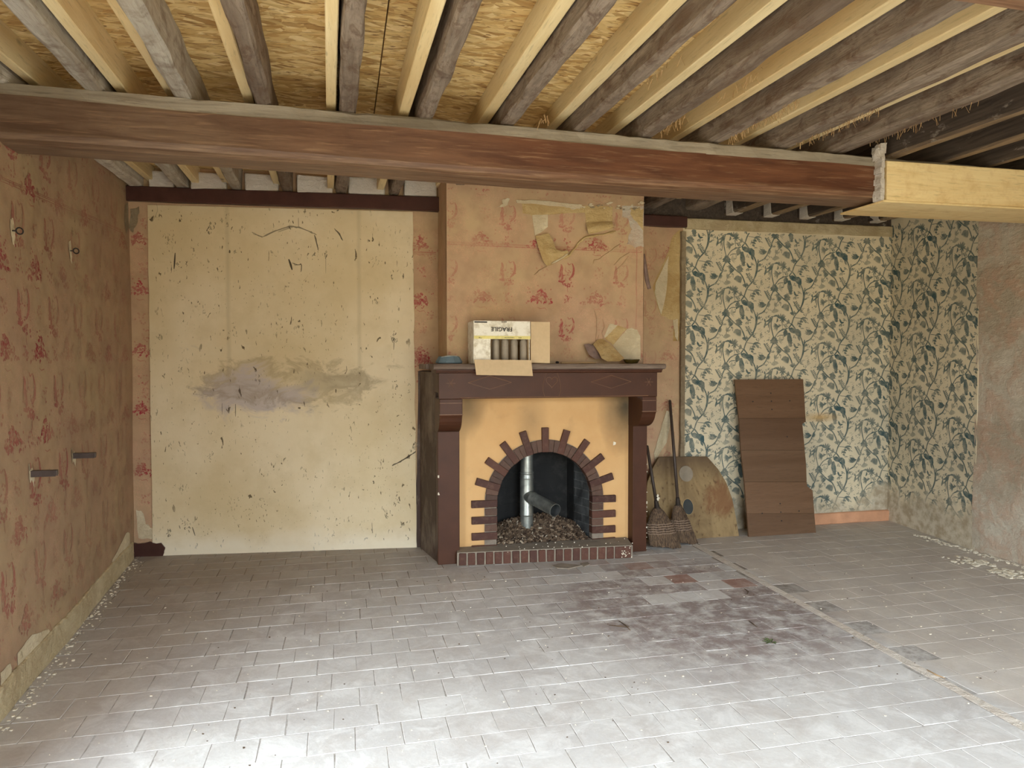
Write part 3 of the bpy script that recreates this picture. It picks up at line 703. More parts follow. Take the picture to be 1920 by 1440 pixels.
# ---- left wall with the french door opening (outside the frame)
ZC = 2.80
FL = Face((XW(FY), FY), (XW(5.7), 5.7), 11, .006)        # u ~ y-FY
FL.n = Vector((FL.t.y, -FL.t.x, 0))
_fp = FL.p
FL.p = lambda u, z, off=0: _fp(u, z, off)+Vector((XW(FY+u*FL.t.y, z)-XW(FY+u*FL.t.y), 0, 0))
mb = MB(); LU = FL.L; y0, y1 = LDOOR[0]-FY, LDOOR[1]-FY
FL.slab(mb, 0, y0, -.01, ZC, .5); FL.slab(mb, y1, LU, -.01, ZC, .5); FL.slab(mb, y0, y1, LDOOR[2], ZC, .5)
ik = Ink(FL, mb, 0, lambda u, z: y1+.02 < u < LU-.16 and .1 < z < 2.62, 2.0)
uL = lambda Y: (Y-FY)/FL.t.y
for i in range(0, 6):
    Yc = 3.50+.385*i; k = [1, 1, .5, .5, .45, .45][i]
    for j in range(-4, 3):
        z = 1.84+.395*j; kk = k*(.6 if j < -2 else 1)
        motif_bush(ik, uL(Yc), z, 1.25, kk, i*10+j+50)
        motif_figures(ik, uL(Yc+.19), z-.2, 1.25, kk*.75, i*10+j+150)
        motif_sprig(ik, uL(Yc+.19), z, kk*.6, i*10+j+250)
        motif_sprig(ik, uL(Yc), z-.2, kk*.5, i*10+j+350)
for Yc in (2.73, 3.12):
    for j in range(-4, 3): motif_bush(ik, uL(Yc), 1.84+.395*j, 1.25, .9, int(Yc*99)+j); motif_figures(ik, uL(Yc+.19), 1.64+.395*j, 1.25, .7, int(Yc*33)+j)
for dz in (0, .012, .02): 
    ik.ribbon([(uL(2.6+.2*i), 2.18+dz+(2.6+.2*i-3.28)*.055) for i in range(15)], .0014, .6, False)
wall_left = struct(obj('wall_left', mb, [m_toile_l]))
# where the paper has come away, the pale plaster shows
def patch(face, parent, mat, pts, off=.0025, name='bare_patch', th=.0, jit=0):
    mb = MB(); q = []
    for i, (u, z) in enumerate(pts):
        v = pts[(i+1) % len(pts)]
        for t in (0, .34, .67): q.append((u+(v[0]-u)*t+(R.uniform(-jit, jit) if t else 0), z+(v[1]-z)*t+(R.uniform(-jit, jit) if t else 0)))
    face.poly(mb, q, off, 0, 0, th); return obj(name, mb, mat, parent)
def onL(*px): return [FL.uv(PX(x, y, XW(3.6))) for x, y in px]
def onLz(px):
    out = []
    for x, y in px:
        X = XW(3.6)
        for _ in range(8): P = PX(x, y, X); X = XW(P.y, P.z)
        out.append(FL.uv(P))
    return out
patch(FL, wall_left, m_patch, onLz([(33, 1225), (60, 1190), (90, 1180), (93, 1200), (78, 1218), (35, 1258)]), .003, jit=.008)
patch(FL, wall_left, m_patch, onLz([(0, 1262), (20, 1244), (23, 1268), (0, 1290)]), .003, jit=.006)
patch(FL, wall_left, m_patch, onLz([(210, 1050), (222, 1030), (236, 1000), (243, 1000), (244, 1035), (212, 1070)]), .003, jit=.006)
patch(FL, wall_left, m_grey, onLz([(234, 385), (240, 380), (241, 425), (236, 440), (233, 410)]), .003, jit=.006)
mb = MB(); n = 60
pp = []
for i in range(n+1):
    Y = 2.5+(5.52-2.5)*i/n; h = .125+.012*noise.noise(Vector((Y*3, 4, 0)))+.008*noise.noise(Vector((Y*14, 4, 3))); t = .014+.004*noise.noise(Vector((Y*6, 9, 0)))
    u = uL(Y); pp.append([tuple(FL.p(u, 0, t)), tuple(FL.p(u, h-.006, t)), tuple(FL.p(u, h, t*.5)), tuple(FL.p(u, h, -.02)), tuple(FL.p(u, 0, -.02))])
for i in range(n):
    a, b = pp[i], pp[i+1]
    mb.add(a+b, [(0, 5, 6, 1), (1, 6, 7, 2), (2, 7, 8, 3)])
mb.add(pp[0], [(0, 1, 2, 3, 4)])
struct(obj('baseboard_left', mb, m_skirt))

# ---- back wall, left of the chimney
FB = Face((-1.62, 5.618), (.80, 5.349), 21, .004)
uB = lambda x: (x+1.62)/FB.t.x
mb = MB(); FB.slab(mb, 0, FB.L, -.01, ZC, .3)
ik = Ink(FB, mb, 0, lambda u, z: 0 < u < FB.L and .06 < z < 2.54 and (u < uB(-1.34) or u > uB(.53)), 1.9)
for z in (2.28, 1.916, 1.478, 1.058, .616): motif_bush(ik, uB(-1.40), z, 1.0, 1.0, int(z*77)); motif_sprig(ik, uB(-1.39), z-.2, .6, int(z*31)); motif_sprig(ik, uB(-1.37), z+.12, .45, int(z*41))
for z in (2.28, 1.86, 1.45, 1.4): motif_bush(ik, uB(.585), z, 1.1, 1.0, int(z*57)); motif_sprig(ik, uB(.60), z-.2, .7, int(z*23)); motif_sprig(ik, uB(.67), z-.1, .5, int(z*13))
ik.ribbon([(uB(.53), 2.232), (uB(.70), 2.232)], .003, .8, False); ik.ribbon([(uB(.53), 2.22), (uB(.70), 2.22)], .002, .6, False)
wall_back = struct(obj('wall_back', mb, [m_toile]))
# whitewashed panel, standing a little proud of the paper
FP = Face((-1.62, 5.606), (.80, 5.337), 22, .003)
mb = MB()
e0 = lambda z: -1.342+.004*noise.noise(Vector((z*5, 0, 7))); e1 = lambda z: .545-.02*(z/2.5)+.008*noise.noise(Vector((z*6, 3, 7)))
nz = 50; nu = 30; k = 0; vs = []
for j in range(nz+1):
    z = 2.53*j/nz
    for i in range(nu+1):
        x = e0(z)+(e1(z)-e0(z))*i/nu; vs.append(tuple(FP.p(uB(x), z, 0)))
fs = [(j*(nu+1)+i, j*(nu+1)+i+1, (j+1)*(nu+1)+i+1, (j+1)*(nu+1)+i) for j in range(nz) for i in range(nu)]
mb.add(vs, fs)
for side in (0, nu):
    q = []
    for j in range(nz+1):
        z = 2.53*j/nz; x = e0(z) if side == 0 else e1(z); q += [tuple(FP.p(uB(x), z, 0)), tuple(FP.p(uB(x), z, -.025))]
    mb.add(q, [(2*j, 2*j+1, 2*j+3, 2*j+2) for j in range(nz)])
ik = Ink(FP, mb, 0, lambda u, z: True)
def onP(x, y): P = PY(200+x/1.87, 320+y/1.87, 5.47); t = (P.x+1.47)/2.0; P = PY(200+x/1.87, 320+y/1.87, 5.59-.23*t); return FP.uv(P)
def streak(pts, w, k=1.0, n=0):
    q = [onP(*p) for p in pts]
    for i in range(max(1, n)):
        ik.ribbon([(u+R.uniform(-.004, .004)*(i > 0), z+R.uniform(-.006, .006)*(i > 0)) for u, z in curve_pts(q, 3)], w*R.uniform(.6, 1), k)
def splat(x, y, r, n, k=.9, el=1.4):
    for i in range(n):
        a = R.uniform(0, 2*PI); q = r*math.sqrt(R.random()); xx = x+q*math.cos(a); yy = y+q*el*math.sin(a); l = R.uniform(3, 12)
        streak([(xx, yy), (xx+R.uniform(-4, 4), yy+l*.5), (xx+R.uniform(-5, 5), yy+l)], R.uniform(.003, .009), k*R.uniform(.6, 1))
splat(365, 195, 17, 16); splat(215, 230, 20, 14, .5); streak([(240, 288), (238, 320), (236, 345)], .012, 1); splat(255, 330, 12, 6); splat(282, 320, 6, 4)
streak([(510, 215), (545, 232), (590, 212), (640, 196), (675, 200), (710, 212), (735, 225)], .010, .7, 3); streak([(600, 215), (630, 204), (660, 196)], .016, .45)
streak([(728, 225), (735, 250), (742, 280)], .010, .9, 2); streak([(672, 165), (673, 200)], .004, .8); splat(768, 290, 8, 8); streak([(768, 300), (768, 360)], .003, .7); splat(725, 290, 5, 6)
streak([(800, 205), (815, 222), (828, 245)], .009, .9, 2); streak([(638, 310), (645, 330), (650, 348)], .016, 1); streak([(650, 322), (670, 330), (682, 330), (680, 355)], .007, .9, 2)
splat(420, 170, 20, 12, .6); splat(470, 200, 8, 5, .6); splat(450, 280, 6, 5, .6); splat(940, 300, 22, 8, .5); splat(940, 455, 12, 8, .9)
splat(1010, 583, 12, 18, 1); streak([(1008, 590), (1006, 628)], .006, .9); streak([(1000, 1035), (1030, 1020), (1055, 1005), (1085, 985)], .009, .95, 3); splat(1080, 960, 10, 8, .8)
splat(1015, 1150, 12, 10, .9, 2); splat(985, 1200, 12, 9); splat(1050, 1250, 22, 10, .8, 2); splat(780, 1255, 22, 10, .55, 2); streak([(930, 1235), (932, 1270)], .006, .8)
splat(217, 1265, 6, 12, 1, 3); splat(275, 1235, 22, 14, .9); streak([(300, 1250), (310, 1280)], .009, .95); splat(258, 1110, 12, 8, .6, 2); splat(222, 960, 6, 6, .7, 2); splat(265, 970, 20, 8, .5)
splat(368, 1000, 10, 7, .6, 2); streak([(405, 815), (405, 855)], .005, .8); streak([(428, 822), (430, 845)], .004, .8); streak([(452, 818), (452, 862)], .006, .85); splat(185, 580, 8, 8, .7)
splat(260, 690, 10, 8, .7, 2); splat(540, 715, 22, 10, .7); splat(600, 515, 14, 6, .5); splat(650, 540, 24, 9, .5); splat(440, 560, 14, 7, .5, 2); splat(1015, 740, 5, 8, .8, 6); splat(1060, 760, 8, 5, .6, 2); splat(690, 1050, 14, 7, .5); splat(440, 1160, 20, 8, .5); splat(540, 1160, 20, 8, .5)
streak([(172, 110), (178, 140), (160, 180)], .003, .6); streak([(140, 165), (170, 162), (182, 166)], .002, .6)
for i in range(230): 
    x = R.uniform(160, 1070); y = R.uniform(180, 1290); l = R.uniform(3, 12)
    streak([(x, y), (x+R.uniform(-2, 2), y+l)], R.uniform(.0015, .005), R.uniform(.4, .9))
obj('whitewashed_panel', mb, m_panel, wall_back)
patch(FB, wall_back, m_lintel, [(uB(-1.47), 0), (uB(-1.27), 0), (uB(-1.255), .05), (uB(-1.28), .095), (uB(-1.36), .105), (uB(-1.47), .1)], .022, 'brown_paint_patch', .02, .01)
patch(FB, wall_back, m_patch, [(uB(-1.44), .13), (uB(-1.35), .12), (uB(-1.34), .2), (uB(-1.39), .23), (uB(-1.42), .33), (uB(-1.455), .34)], .003, jit=.008)
patch(FB, wall_back, m_grey, [(uB(-1.46), 2.50), (uB(-1.40), 2.52), (uB(-1.41), 2.41), (uB(-1.44), 2.33), (uB(-1.47), 2.36)], .004, jit=.008)
patch(FB, wall_back, m_brownside, [(uB(.535), 0), (uB(.70), 0), (uB(.70), 1.34), (uB(.56), 1.34), (uB(.55), .7), (uB(.54), .3)], .004, 'brown_paint_patch', 0, .006)
# white infill above the lintel, between the joist ends
for a, b in ((-1.32, -1.16), (-1.04, -.80), (-.67, -.44), (-.31, -.06), (.06, .32), (.46, .70)):
    mb = MB(); mb.box((a, 5.618-(b+1.62)*.1112-.04, 2.64), (b, 5.7, 2.765), 0, .004); obj('plaster_infill', mb, m_white, wall_back, bevel=.01)

# ---- back wall, right of the chimney: pink strip, then the foliage paper
FR = Face((1.9, 5.35), (5.1, 5.33), 31, .005)
uR = lambda x: x-1.9
mb = MB(); FR.slab(mb, 0, uR(2.72), -.01, 2.56, .3, 0); FR.slab(mb, 0, uR(2.72), 2.56, ZC, .3, 2); FR.slab(mb, uR(2.72), FR.L, -.01, 2.55, .3, 1); FR.slab(mb, uR(2.72), FR.L, 2.55, ZC, .3, 2)  # wall above the boards coloured dark, standing in for shade between joist ends
ik = Ink(FR, mb, 0, lambda u, z: uR(2.2) < u < uR(2.71) and .06 < z < 2.5, 1.4)
for z in (2.27, 1.86, 1.446, 1.04, .62, .2): motif_bush(ik, uR(2.60), z, 1.0, .9, int(z*17)); motif_sprig(ik, uR(2.45), z+.2, .5, int(z*19)); motif_figures(ik, uR(2.42), z-.03, 1.0, .5, int(z*29)); motif_sprig(ik, uR(2.62), z-.2, .5, int(z*39))
ik = Ink(FR, mb, 1, lambda u, z: uR(2.735) < u < uR(4.735) and .10 < z < 2.49, 1.45)
o0 = FR.uv(PY(1280, 430, 5.33))
for c in range(-1, 6):
    for r_ in range(-2, 8):
        zt = c*320-655*r_
        foliage_tile(ik, o0[0]+c*665*SF, o0[1]+zt*SF+0*SF)
wall_rb = struct(obj('wall_back_right', mb, [m_toile, m_fol, m_dark]))
def onR(px): return [FR.uv(PY(x, y, 5.34)) for x, y in px]
patch(FR, wall_rb, m_glue, onR([(1262, 442), (1275, 430), (1275, 640), (1262, 640), (1264, 600), (1240, 592), (1224, 538), (1254, 470)]), .003, jit=.006)
patch(FR, wall_rb, m_patch, onR([(1254, 480), (1230, 530), (1228, 548), (1240, 590), (1250, 545)]), .006, 'torn_paper', .002, .005)
patch(FR, wall_rb, m_patch, onR([(1250, 770), (1262, 775), (1250, 830), (1228, 868), (1226, 850), (1238, 810)]), .006, 'torn_paper', .002, .005)
patch(FR, wall_rb, m_patch, onR([(1262, 600), (1271, 598), (1271, 640), (1266, 632)]), .008, 'torn_paper', .002, .003)
mb = MB()
for i in range(40):
    z0, z1 = .02+2.45*i/40, .02+2.45*(i+1)/40
    a = lambda z: 2.695+.006*noise.noise(Vector((z*7, 1, 5))); 
    mb.add([(a(z0), 5.31, z0), (2.735, 5.318, z0), (2.735, 5.318, z1), (a(z1), 5.31, z1), (a(z0), 5.36, z0), (a(z1), 5.36, z1), (2.735, 5.36, z0), (2.735, 5.36, z1)], [(0, 1, 2, 3), (0, 3, 5, 4), (1, 6, 7, 2)])
mb.add([(2.695, 5.31, 2.47), (2.735, 5.318, 2.47), (2.735, 5.36, 2.47), (2.695, 5.36, 2.47)], [(0, 1, 2, 3)])
struct(obj('trim_1', mb, m_grey))
mb = MB(); mb.timber((2.735, 5.33, 2.492), (4.83, 5.33, 2.512), .045, .085, 30, .004, 0, 4, .006); struct(obj('trim_2', mb, m_skirt))
mb = MB(); mb.timber((3.4, 5.325, -.005), (4.74, 5.325, -.005), .03, .10, 24, .006, 0, 5, .008); struct(obj('baseboard_back', mb, flat('salmon_skirting', lin(204, 152, 116), .14, .8, 8, .3)))

# ---- right wall
FRT = Face((4.735, 5.45), (4.58, 4.30), 41, .008, False)
FRT.n = Vector((-1, 0, 0))
FR2 = Face((4.58, 4.32), (4.56, FY), 42, .012); FR2.n = Vector((-1, 0, 0))
mb = MB()
FRT.slab(mb, 0, FRT.L, -.01, ZC, .35, 0); FR2.slab(mb, 0, FR2.L, -.01, ZC, .35, 1)
ik = Ink(FRT, mb, 0, lambda u, z: .12 < u < FRT.L-.005 and .12 < z < 2.6, 1.45)
for c in range(-1, 4):
    for r_ in range(-2, 8): foliage_tile(ik, .12+(c*665-120)*SF, 2.55+(c*320-655*r_)*SF)
wall_right = struct(obj('wall_right', mb, [m_fol, m_plaster]))

# ---- front wall with window
FF = Face((5.0, FY), (-1.6, FY), 51, .004); FF.n = Vector((0, 1, 0))
uF = lambda x: 5.0-x
mb = MB()
for a, b, c, d in ((0, uF(WIN[1]), 0, ZC), (uF(WIN[1]), uF(WIN[0]), 0, WIN[2]), (uF(WIN[1]), uF(WIN[0]), WIN[3], ZC), (uF(WIN[0]), uF(DOOR[1]), 0, ZC), (uF(DOOR[1]), uF(DOOR[0]), DOOR[3], ZC), (uF(DOOR[0]), FF.L, 0, ZC)):
    FF.slab(mb, a, b, c, d, FT, 0, .3)
wall_front = struct(obj('wall_front', mb, m_plaster))

# ---- ceiling boards, joists
ceiling = bpy.data.objects.new('ceiling', MB().mesh('ceiling', m_plank_old)); 
mb = MB(); mb.box((-2.3, FY-.6, ZC+.025), (5.4, 6.0, ZC+.12)); ceiling = struct(obj('ceiling', mb, m_plank_old))
for (x0, x1, ya, yb) in ((-1.6, -1.05, -.6, 5.7), (-1.045, .185, -.6, 3.3), (-1.045, .185, 3.305, 5.7), (.19, 1.42, -.6, 3.34), (.19, 1.42, 3.345, 5.7), (1.425, 2.9, -1, 2.1), (1.425, 2.9, 2.105, 5.7)):
    mb = MB(); mb.box((x0, ya, ZC), (x1, yb, ZC+.02)); obj('strand_board', mb, m_osb, ceiling, bevel=.002)
for i in range(9):
    mb = MB(); x0 = 2.92+i*.24; mb.box((x0, -1, ZC+.002), (x0+.232, 5.7, ZC+.02), 0, .002); obj('plank', mb, m_dark, ceiling)

JB = lambda y: 2.62+(y-3.55)*.0155         # underside of the joists
joists = [  # x at 3.55, x at 5.5, width, batten (side, width, lift, gap), look
    (-1.455, -1.415, .085, (1, .05, .05, .02), 'old'), (-1.072, -1.10, .085, (1, .050, .035, .018), 'old'), (-.70, -.73, .078, (-1, .05, .05, .004), 'old'),
    (-.355, -.377, .075, (-1, .05, .05, .004), 'old'), (.037, .007, .082, (-1, .048, .03, .006), 'old'), (.415, .387, .078, (-1, .052, .03, .03), 'old'),
    (.838, .80, .078, (-1, .06, .07, .006), 'old'), (1.23, 1.2, .07, (-1, .06, .085, .004), 'old'), (1.609, 1.59, .09, (-1, .055, .085, .02), 'old'), (2.016, 2.0, .09, (-1, .055, .085, .02), 'old'),
    (2.436, 2.42, .11, (-1, .055, .085, .03), 'old'), (2.81, 2.80, .12, (-1, .05, .09, .03), 'old'), (3.15, 3.13, .085, None, 'dark'), (3.52, 3.47, .075, None, 'dark'),
    (3.86, 3.81, .075, None, 'dark'), (4.20, 4.15, .075, None, 'dark'), (4.54, 4.51, .075, None, 'dark')]
jl = ['whitish old ceiling joist running along the top of the left wall',
      'pale grey weathered joist second from the left wall with a pine batten on its right',
      'grey old joist with a thin sliver of pine batten, third from the left wall',
      'brownish grey old joist with thin pine batten at its left, fourth from the left wall',
      'grey old joist seen almost straight from below, with a flat pine batten at its left',
      'knotty reddish grey joist paired with two-tone pine batten, first right of the straight one',
      'dark-edged old joist with broad pine batten, ending above the left half of the chimney',
      'grey joist with flaking bark edge beside a bright pine batten, above the chimney centre',
      'grey old joist beside the pine batten that has one round knot',
      'grey old joist fringed with hanging straw, ending right of the chimney at the beam',
      'wide brown-grey joist fringed with straw, second left of the filled beam end',
      'wide joist with orange-lit underside, last one left of the white plaster lump on the beam',
      'dark joist with white paint flakes, first right of the white plaster lump',
      'dark narrow joist, second right of the white plaster lump above the boxed beam end',
      'dark narrow joist, third right of the white plaster lump above the boxed beam end',
      'dark narrow joist over the foliage wallpaper, fourth right of the white plaster lump',
      'dark narrow joist next to the right wall']
m_pale = wood('pale_joist_wood', lin(158, 148, 132), lin(190, 182, 166), lin(134, 120, 102), 'y', .85, 1, .8, (lin(104, 84, 66), .6))
m_whitej = wood('whitewashed_joist', lin(196, 188, 170), lin(214, 206, 190), lin(150, 134, 116), 'y', .85, 1, .6, (lin(120, 100, 84), .6))
for i, (xa, xb, w, bt, look) in enumerate(joists):
    y0, y1 = FY-.1, 5.62 if i < 7 else 5.5
    sl = (xb-xa)/1.95; X = lambda y: xa+(y-3.55)*sl
    dz = 0 if look == 'old' else -.028*0
    t = thing('ceiling_joist', (X(2), 2, JB(2)), jl[i], 'joist', 'old joists under the boarded ceiling')
    mb = MB(); h = 2.80-2.62
    mb.timber((X(y0), y0, JB(y0)), (X(y1), y1, JB(y1)-(.03 if look == 'dark' else 0)), w, h+.03 if look == 'old' else h-.005, 60 if look == 'old' else 30, .0065 if look == 'old' else .004, 0, i+1, .012)
    # keep tops under the boards
    mb.v = [(p[0], p[1], min(p[2], ZC-.001)) for p in mb.v]
    obj('timber', mb, (m_whitej if i == 0 else m_pale if i in (1, 2) else m_old) if look == 'old' else m_dark, t, smooth=False)
    if bt:
        s_, bw, lift, gap = bt; off = s_*(w/2+gap+bw/2+.006)
        mb = MB(); mb.timber((X(y0)+off, y0, JB(y0)+lift), (X(y1)+off, y1, JB(y1)+lift), bw, .2, 12, .0012, 0, i+31, .004)
        mb.v = [(p[0], p[1], min(p[2], ZC-.001)) for p in mb.v]
        obj('batten', mb, m_pine, t)
    elif xb < 4.7:
        mb = MB(); xx = X(5.26); zz_ = JB(5.26)-.027
        mb.add([(xx-w/2-.004, 5.20, zz_-.004), (xx+w/2+.004, 5.20, zz_-.004), (xx+w/2+.004, 5.31, zz_-.004), (xx-w/2-.004, 5.31, zz_-.004), (xx-w/2-.004, 5.22, zz_+.12), (xx+w/2+.004, 5.22, zz_+.12), (xx+w/2+.004, 5.31, zz_+.12), (xx-w/2-.004, 5.31, zz_+.12)],
            [(0, 3, 2, 1), (4, 5, 6, 7), (0, 1, 5, 4), (1, 2, 6, 5), (2, 3, 7, 6), (3, 0, 4, 7)])
        obj('whitewashed_end', mb, m_white, t, bevel=.004)

# ---- the great beam
t = thing('main_beam', (.8, 3.67, 2.34), 'massive brown stained beam crossing the room under the joists, in front of the chimney', 'beam')
BT = lambda x: 2.622-.006*(x)        # top
BB = lambda x: 2.375-.028*min(max((x+1.4)/3.2, 0), 1)+.012*max(0, (x-1.6)/1.5)
def beam_mesh(x0, x1, prof, nx=70, seed=3, amp=.006):
    mb = MB(); m = len(prof(0)); k = 0
    for i in range(nx+1):
        x = x0+(x1-x0)*i/nx
        for q, (a, b) in enumerate(prof(x)):
            e = Vector((x*1.1, q*2.7, seed)); e2 = Vector((x*6, q*2.7, seed))
            mb.v.append((x, a+noise.noise(e)*amp*1.5+noise.noise(e2)*amp*.4, b+noise.noise(e+Vector((4, 4, 4)))*amp+noise.noise(e2+Vector((4, 4, 4)))*amp*.3))
    for i in range(nx):
        for q in range(m):
            mb.f.append((i*m+q, i*m+(q+1) % m, (i+1)*m+(q+1) % m, (i+1)*m+q)); mb.mi.append(0); mb.fa.append(0)
    mb.f.append(tuple(range(m))[::-1]); mb.mi.append(0); mb.fa.append(0)
    mb.f.append(tuple(nx*m+q for q in range(m))); mb.mi.append(0); mb.fa.append(0)
    return mb
ST = lambda x: BT(x)-.066+.005*math.sin(x*3)
mbm = beam_mesh(-1.5, 3.35, lambda x: [(3.55, BB(x)+.035), (3.565, BB(x)+.01), (3.60, BB(x)-.002), (3.77, BB(x)-.004), (3.80, BB(x)+.012), (3.81, BB(x)+.05), (3.81, ST(x)), (3.552, ST(x))])
obj('stained_timber', mbm, m_beam, t)
mbt = beam_mesh(-1.5, 4.6, lambda x: [(3.556, ST(x)), (3.80, ST(x)), (3.80, BT(x)), (3.575, BT(x)), (3.562, BT(x)-.008)], 120, 9, .008)
mbt.v = [(a, b+(.012*noise.noise(Vector((a*9, 3, 1))) if c > 2.6 and b < 3.6 else 0), min(c-(abs(noise.noise(Vector((a*7, 1, 4))))*.012 if c > 2.58 and b < 3.6 else 0), 2.622)) for a, b, c in mbt.v]
obj('bare_top_edge', mbt, m_beamtop, t)
# boxed end on the right
t = thing('beam_casing', (3.8, 3.6, 2.33), 'pale yellow pine boards boxing in the right end of the great beam', 'casing')
CY = 3.505
q = lambda x: .006*(x-3.0)
mb = MB(); mb.timber((3.055, CY, 2.338), (4.60, CY, 2.352), .022, .225, 10, .001, 0, 61, .004); obj('front_board', mb, m_pinex, t)
mb = MB(); mb.add([(3.035, CY-.012, 2.325), (4.60, CY-.012, 2.338), (4.60, 3.86, 2.338), (3.035, 3.86, 2.325), (3.035, CY-.012, 2.337), (4.60, CY-.012, 2.35), (4.60, 3.86, 2.35), (3.035, 3.86, 2.337)],
    [(0, 3, 2, 1), (4, 5, 6, 7), (0, 1, 5, 4), (1, 2, 6, 5), (2, 3, 7, 6), (3, 0, 4, 7)]); obj('bottom_board', mb, m_pinex, t, bevel=.002)
mb = MB()
for i in range(8):
    z0, z1 = 2.338+.245*i/8, 2.338+.245*(i+1)/8
    mb.box((3.022+R.uniform(-.006, .004), CY-.006, z0), (3.046+R.uniform(-.004, .002), 3.56, z1), 0, .002)
obj('plaster_end', mb, m_white, t)
mb = MB()
for i in range(9): 
    c = Vector((3.035+R.uniform(-.02, .02), 3.52+R.uniform(-.01, .02), 2.60+R.uniform(-.015, .05)))
    mb.box(tuple(c-Vector((.018, .015, .018))), tuple(c+Vector((.018, .015, .018))), 0, .008)
obj('plaster_lump', mb, m_white, t)
# second beam, close to the camera, only its far edge shows top right
t = thing('second_beam', (1.5, 1.4, 2.33), 'reddish brown beam edge at the top right corner of the photo', 'beam')
mb2 = beam_mesh(-1.3, 4.6, lambda x: [(1.30, 2.34), (1.33, 2.325), (1.53, 2.325), (1.555, 2.345), (1.555, 2.618), (1.30, 2.618)], 50, 19, .004)
obj('stained_timber', mb2, m_beam, t)
# lintel boards on the back wall
lb = MB(); lb.timber((-1.475, 5.565, 2.548), (.72, 5.318, 2.530), .05, .105, 20, .003, 0, 71, .008)
tag(obj('lintel_board', lb, m_lintel, None, (-.4, 5.44, 2.54)), 'dark brown board above the whitewashed panel, under the joist ends', 'board')
lb = MB(); lb.timber((2.17, 5.325, 2.50), (2.735, 5.325, 2.50), .05, .09, 8, .003, 0, 72, .008)
tag(obj('lintel_board', lb, m_lintel, None, (2.45, 5.32, 2.5)), 'short dark brown board on the wall right of the chimney top', 'board')

# hanging straw under the right-hand joists
mb = MB()
def wisp(p, l):
    p = Vector(p); q = p+Vector((R.uniform(-.02, .02), R.uniform(-.02, .02), -l)); w = .0012
    mb.add([p-Vector((w, 0, 0)), p+Vector((w, 0, 0)), q+Vector((w, 0, 0)), q-Vector((w, 0, 0))], [(0, 1, 2, 3)])
for (x, ya, yb, n) in ((1.609, 3.2, 3.5, 30), (1.65, 2.6, 3.0, 16), (2.016, 2.9, 3.5, 110), (2.436, 2.9, 3.5, 120), (2.81, 2.7, 3.4, 50), (1.25, 2.6, 2.9, 12), (.95, 3.4, 3.5, 10)):
    for i in range(n):
        y = R.uniform(ya, yb); wisp((x+.045+R.uniform(-.02, .02), y, JB(y)+.01), R.uniform(.01, .05))
tag(obj('hanging_straw', mb, m_stick, None, (2.2, 3.2, 2.6)), 'wisps of straw and cobweb hanging under the right-hand joists near the beam', 'straw', None, 'stuff')

# ---- chimney breast
FCH = Face((.715, 4.93), (2.19, 4.93), 61, .005)
uC = lambda x: x-.715
FCL = Face((.715, 5.36), (.715, 4.93), 62, .003)
mb = MB(); FCH.slab(mb, 0, FCH.L, 1.30, ZC, .43)
FCL.grid(mb, 0, FCL.L, 1.30, ZC, .07, 0, .002)
o_ = Face((2.19, 4.93), (2.19, 5.36), 63, .003); o_.grid(mb, 0, o_.L, 1.30, ZC, .07, 0, .002)
TORN = [(820/1, 0)]
ik = Ink(FCH, mb, 0, lambda u, z: .005 < u < FCH.L-.005 and 1.40 < z < 2.62, 1.9)
for i in range(-1, 4):
    for j in range(-2, 2):
        x = .964+.42*i+(.02 if i > 0 else 0); z = 2.257+.395*j-.4+.4; z = 2.252+.393*(j-0)
        k = 1.0 if (i, j) in ((1, -1), (1, 0), (2, 0)) else (.75 if i == 2 else .62)
        motif_bush(ik, uC(x), z, 1.05, k, 400+i*10+j, 1.15); motif_figures(ik, uC(x+.175), z-.215, 1.0, k*.95, 500+i*10+j)
        motif_sprig(ik, uC(x+.185), z+.0, k*.8, 600+i*10+j); motif_sprig(ik, uC(x+.02), z-.2, k*.35, 700+i*10+j, 1.6)
for dz, w, k in ((0, .0026, .6), (.011, .0015, .5), (.018, .0015, .45)):
    ik.ribbon([(uC(.72+.03*i), 2.226-.0045*(.03*i)+dz) for i in range(49)], w, k, False)
ik.ribbon([(uC(2.135)+.002*math.sin(i), 1.45+.05*i) for i in range(18)], .004, .6, False)
ik = Ink(FCL, mb, 0, lambda u, z: 0 < u < FCL.L and 1.4 < z < 2.6)
for z in (2.1, 1.7): motif_sprig(ik, .1, z, .7, int(z*9), 1)
chim = struct(obj('wall_chimney', mb, [m_toile]))
def onC(px, s=5.818, ox=960, oy=360): return [FCH.uv(PY(ox+x/s, oy+y/s, 4.925)) for x, y in px]
patch(FCH, chim, m_glue, onC([(110, 120), (400, 140), (790, 150), (1100, 160), (1095, 320), (805, 330), (795, 225), (560, 235), (390, 250), (220, 258), (190, 240), (115, 232)]), .003, jit=.003)
patch(FCH, chim, m_patch, onC([(45, 85), (300, 95), (600, 125), (760, 140), (740, 185), (650, 190), (560, 160), (330, 140), (50, 120)]), .010, 'plaster_ridge', .01, .006)
patch(FCH, chim, m_patch, onC([(220, 250), (390, 245), (390, 380), (300, 450), (250, 478)]), .006, 'bare_patch', 0, .002)
patch(FCH, chim, m_patch, onC([(-60, 70), (-110, 90), (-95, 130), (-160, 165), (-90, 160), (-50, 140), (-30, 90), (-30, 70)], 5.818, 960+0, 360), .008, 'bare_patch', .006, .004)
patch(FCH, chim, m_plaster, onC([(1200, 150), (1438, 150), (1438, 600), (1400, 590), (1340, 610), (1250, 570), (1270, 480), (1310, 410), (1270, 300), (1200, 270)]), .003, 'bare_patch', 0, .01)
patch(FCH, chim, m_glue, onC([(1290, 170), (1436, 190), (1430, 420), (1400, 380), (1350, 320), (1290, 240)]), .005, 'bare_patch', 0, .008)
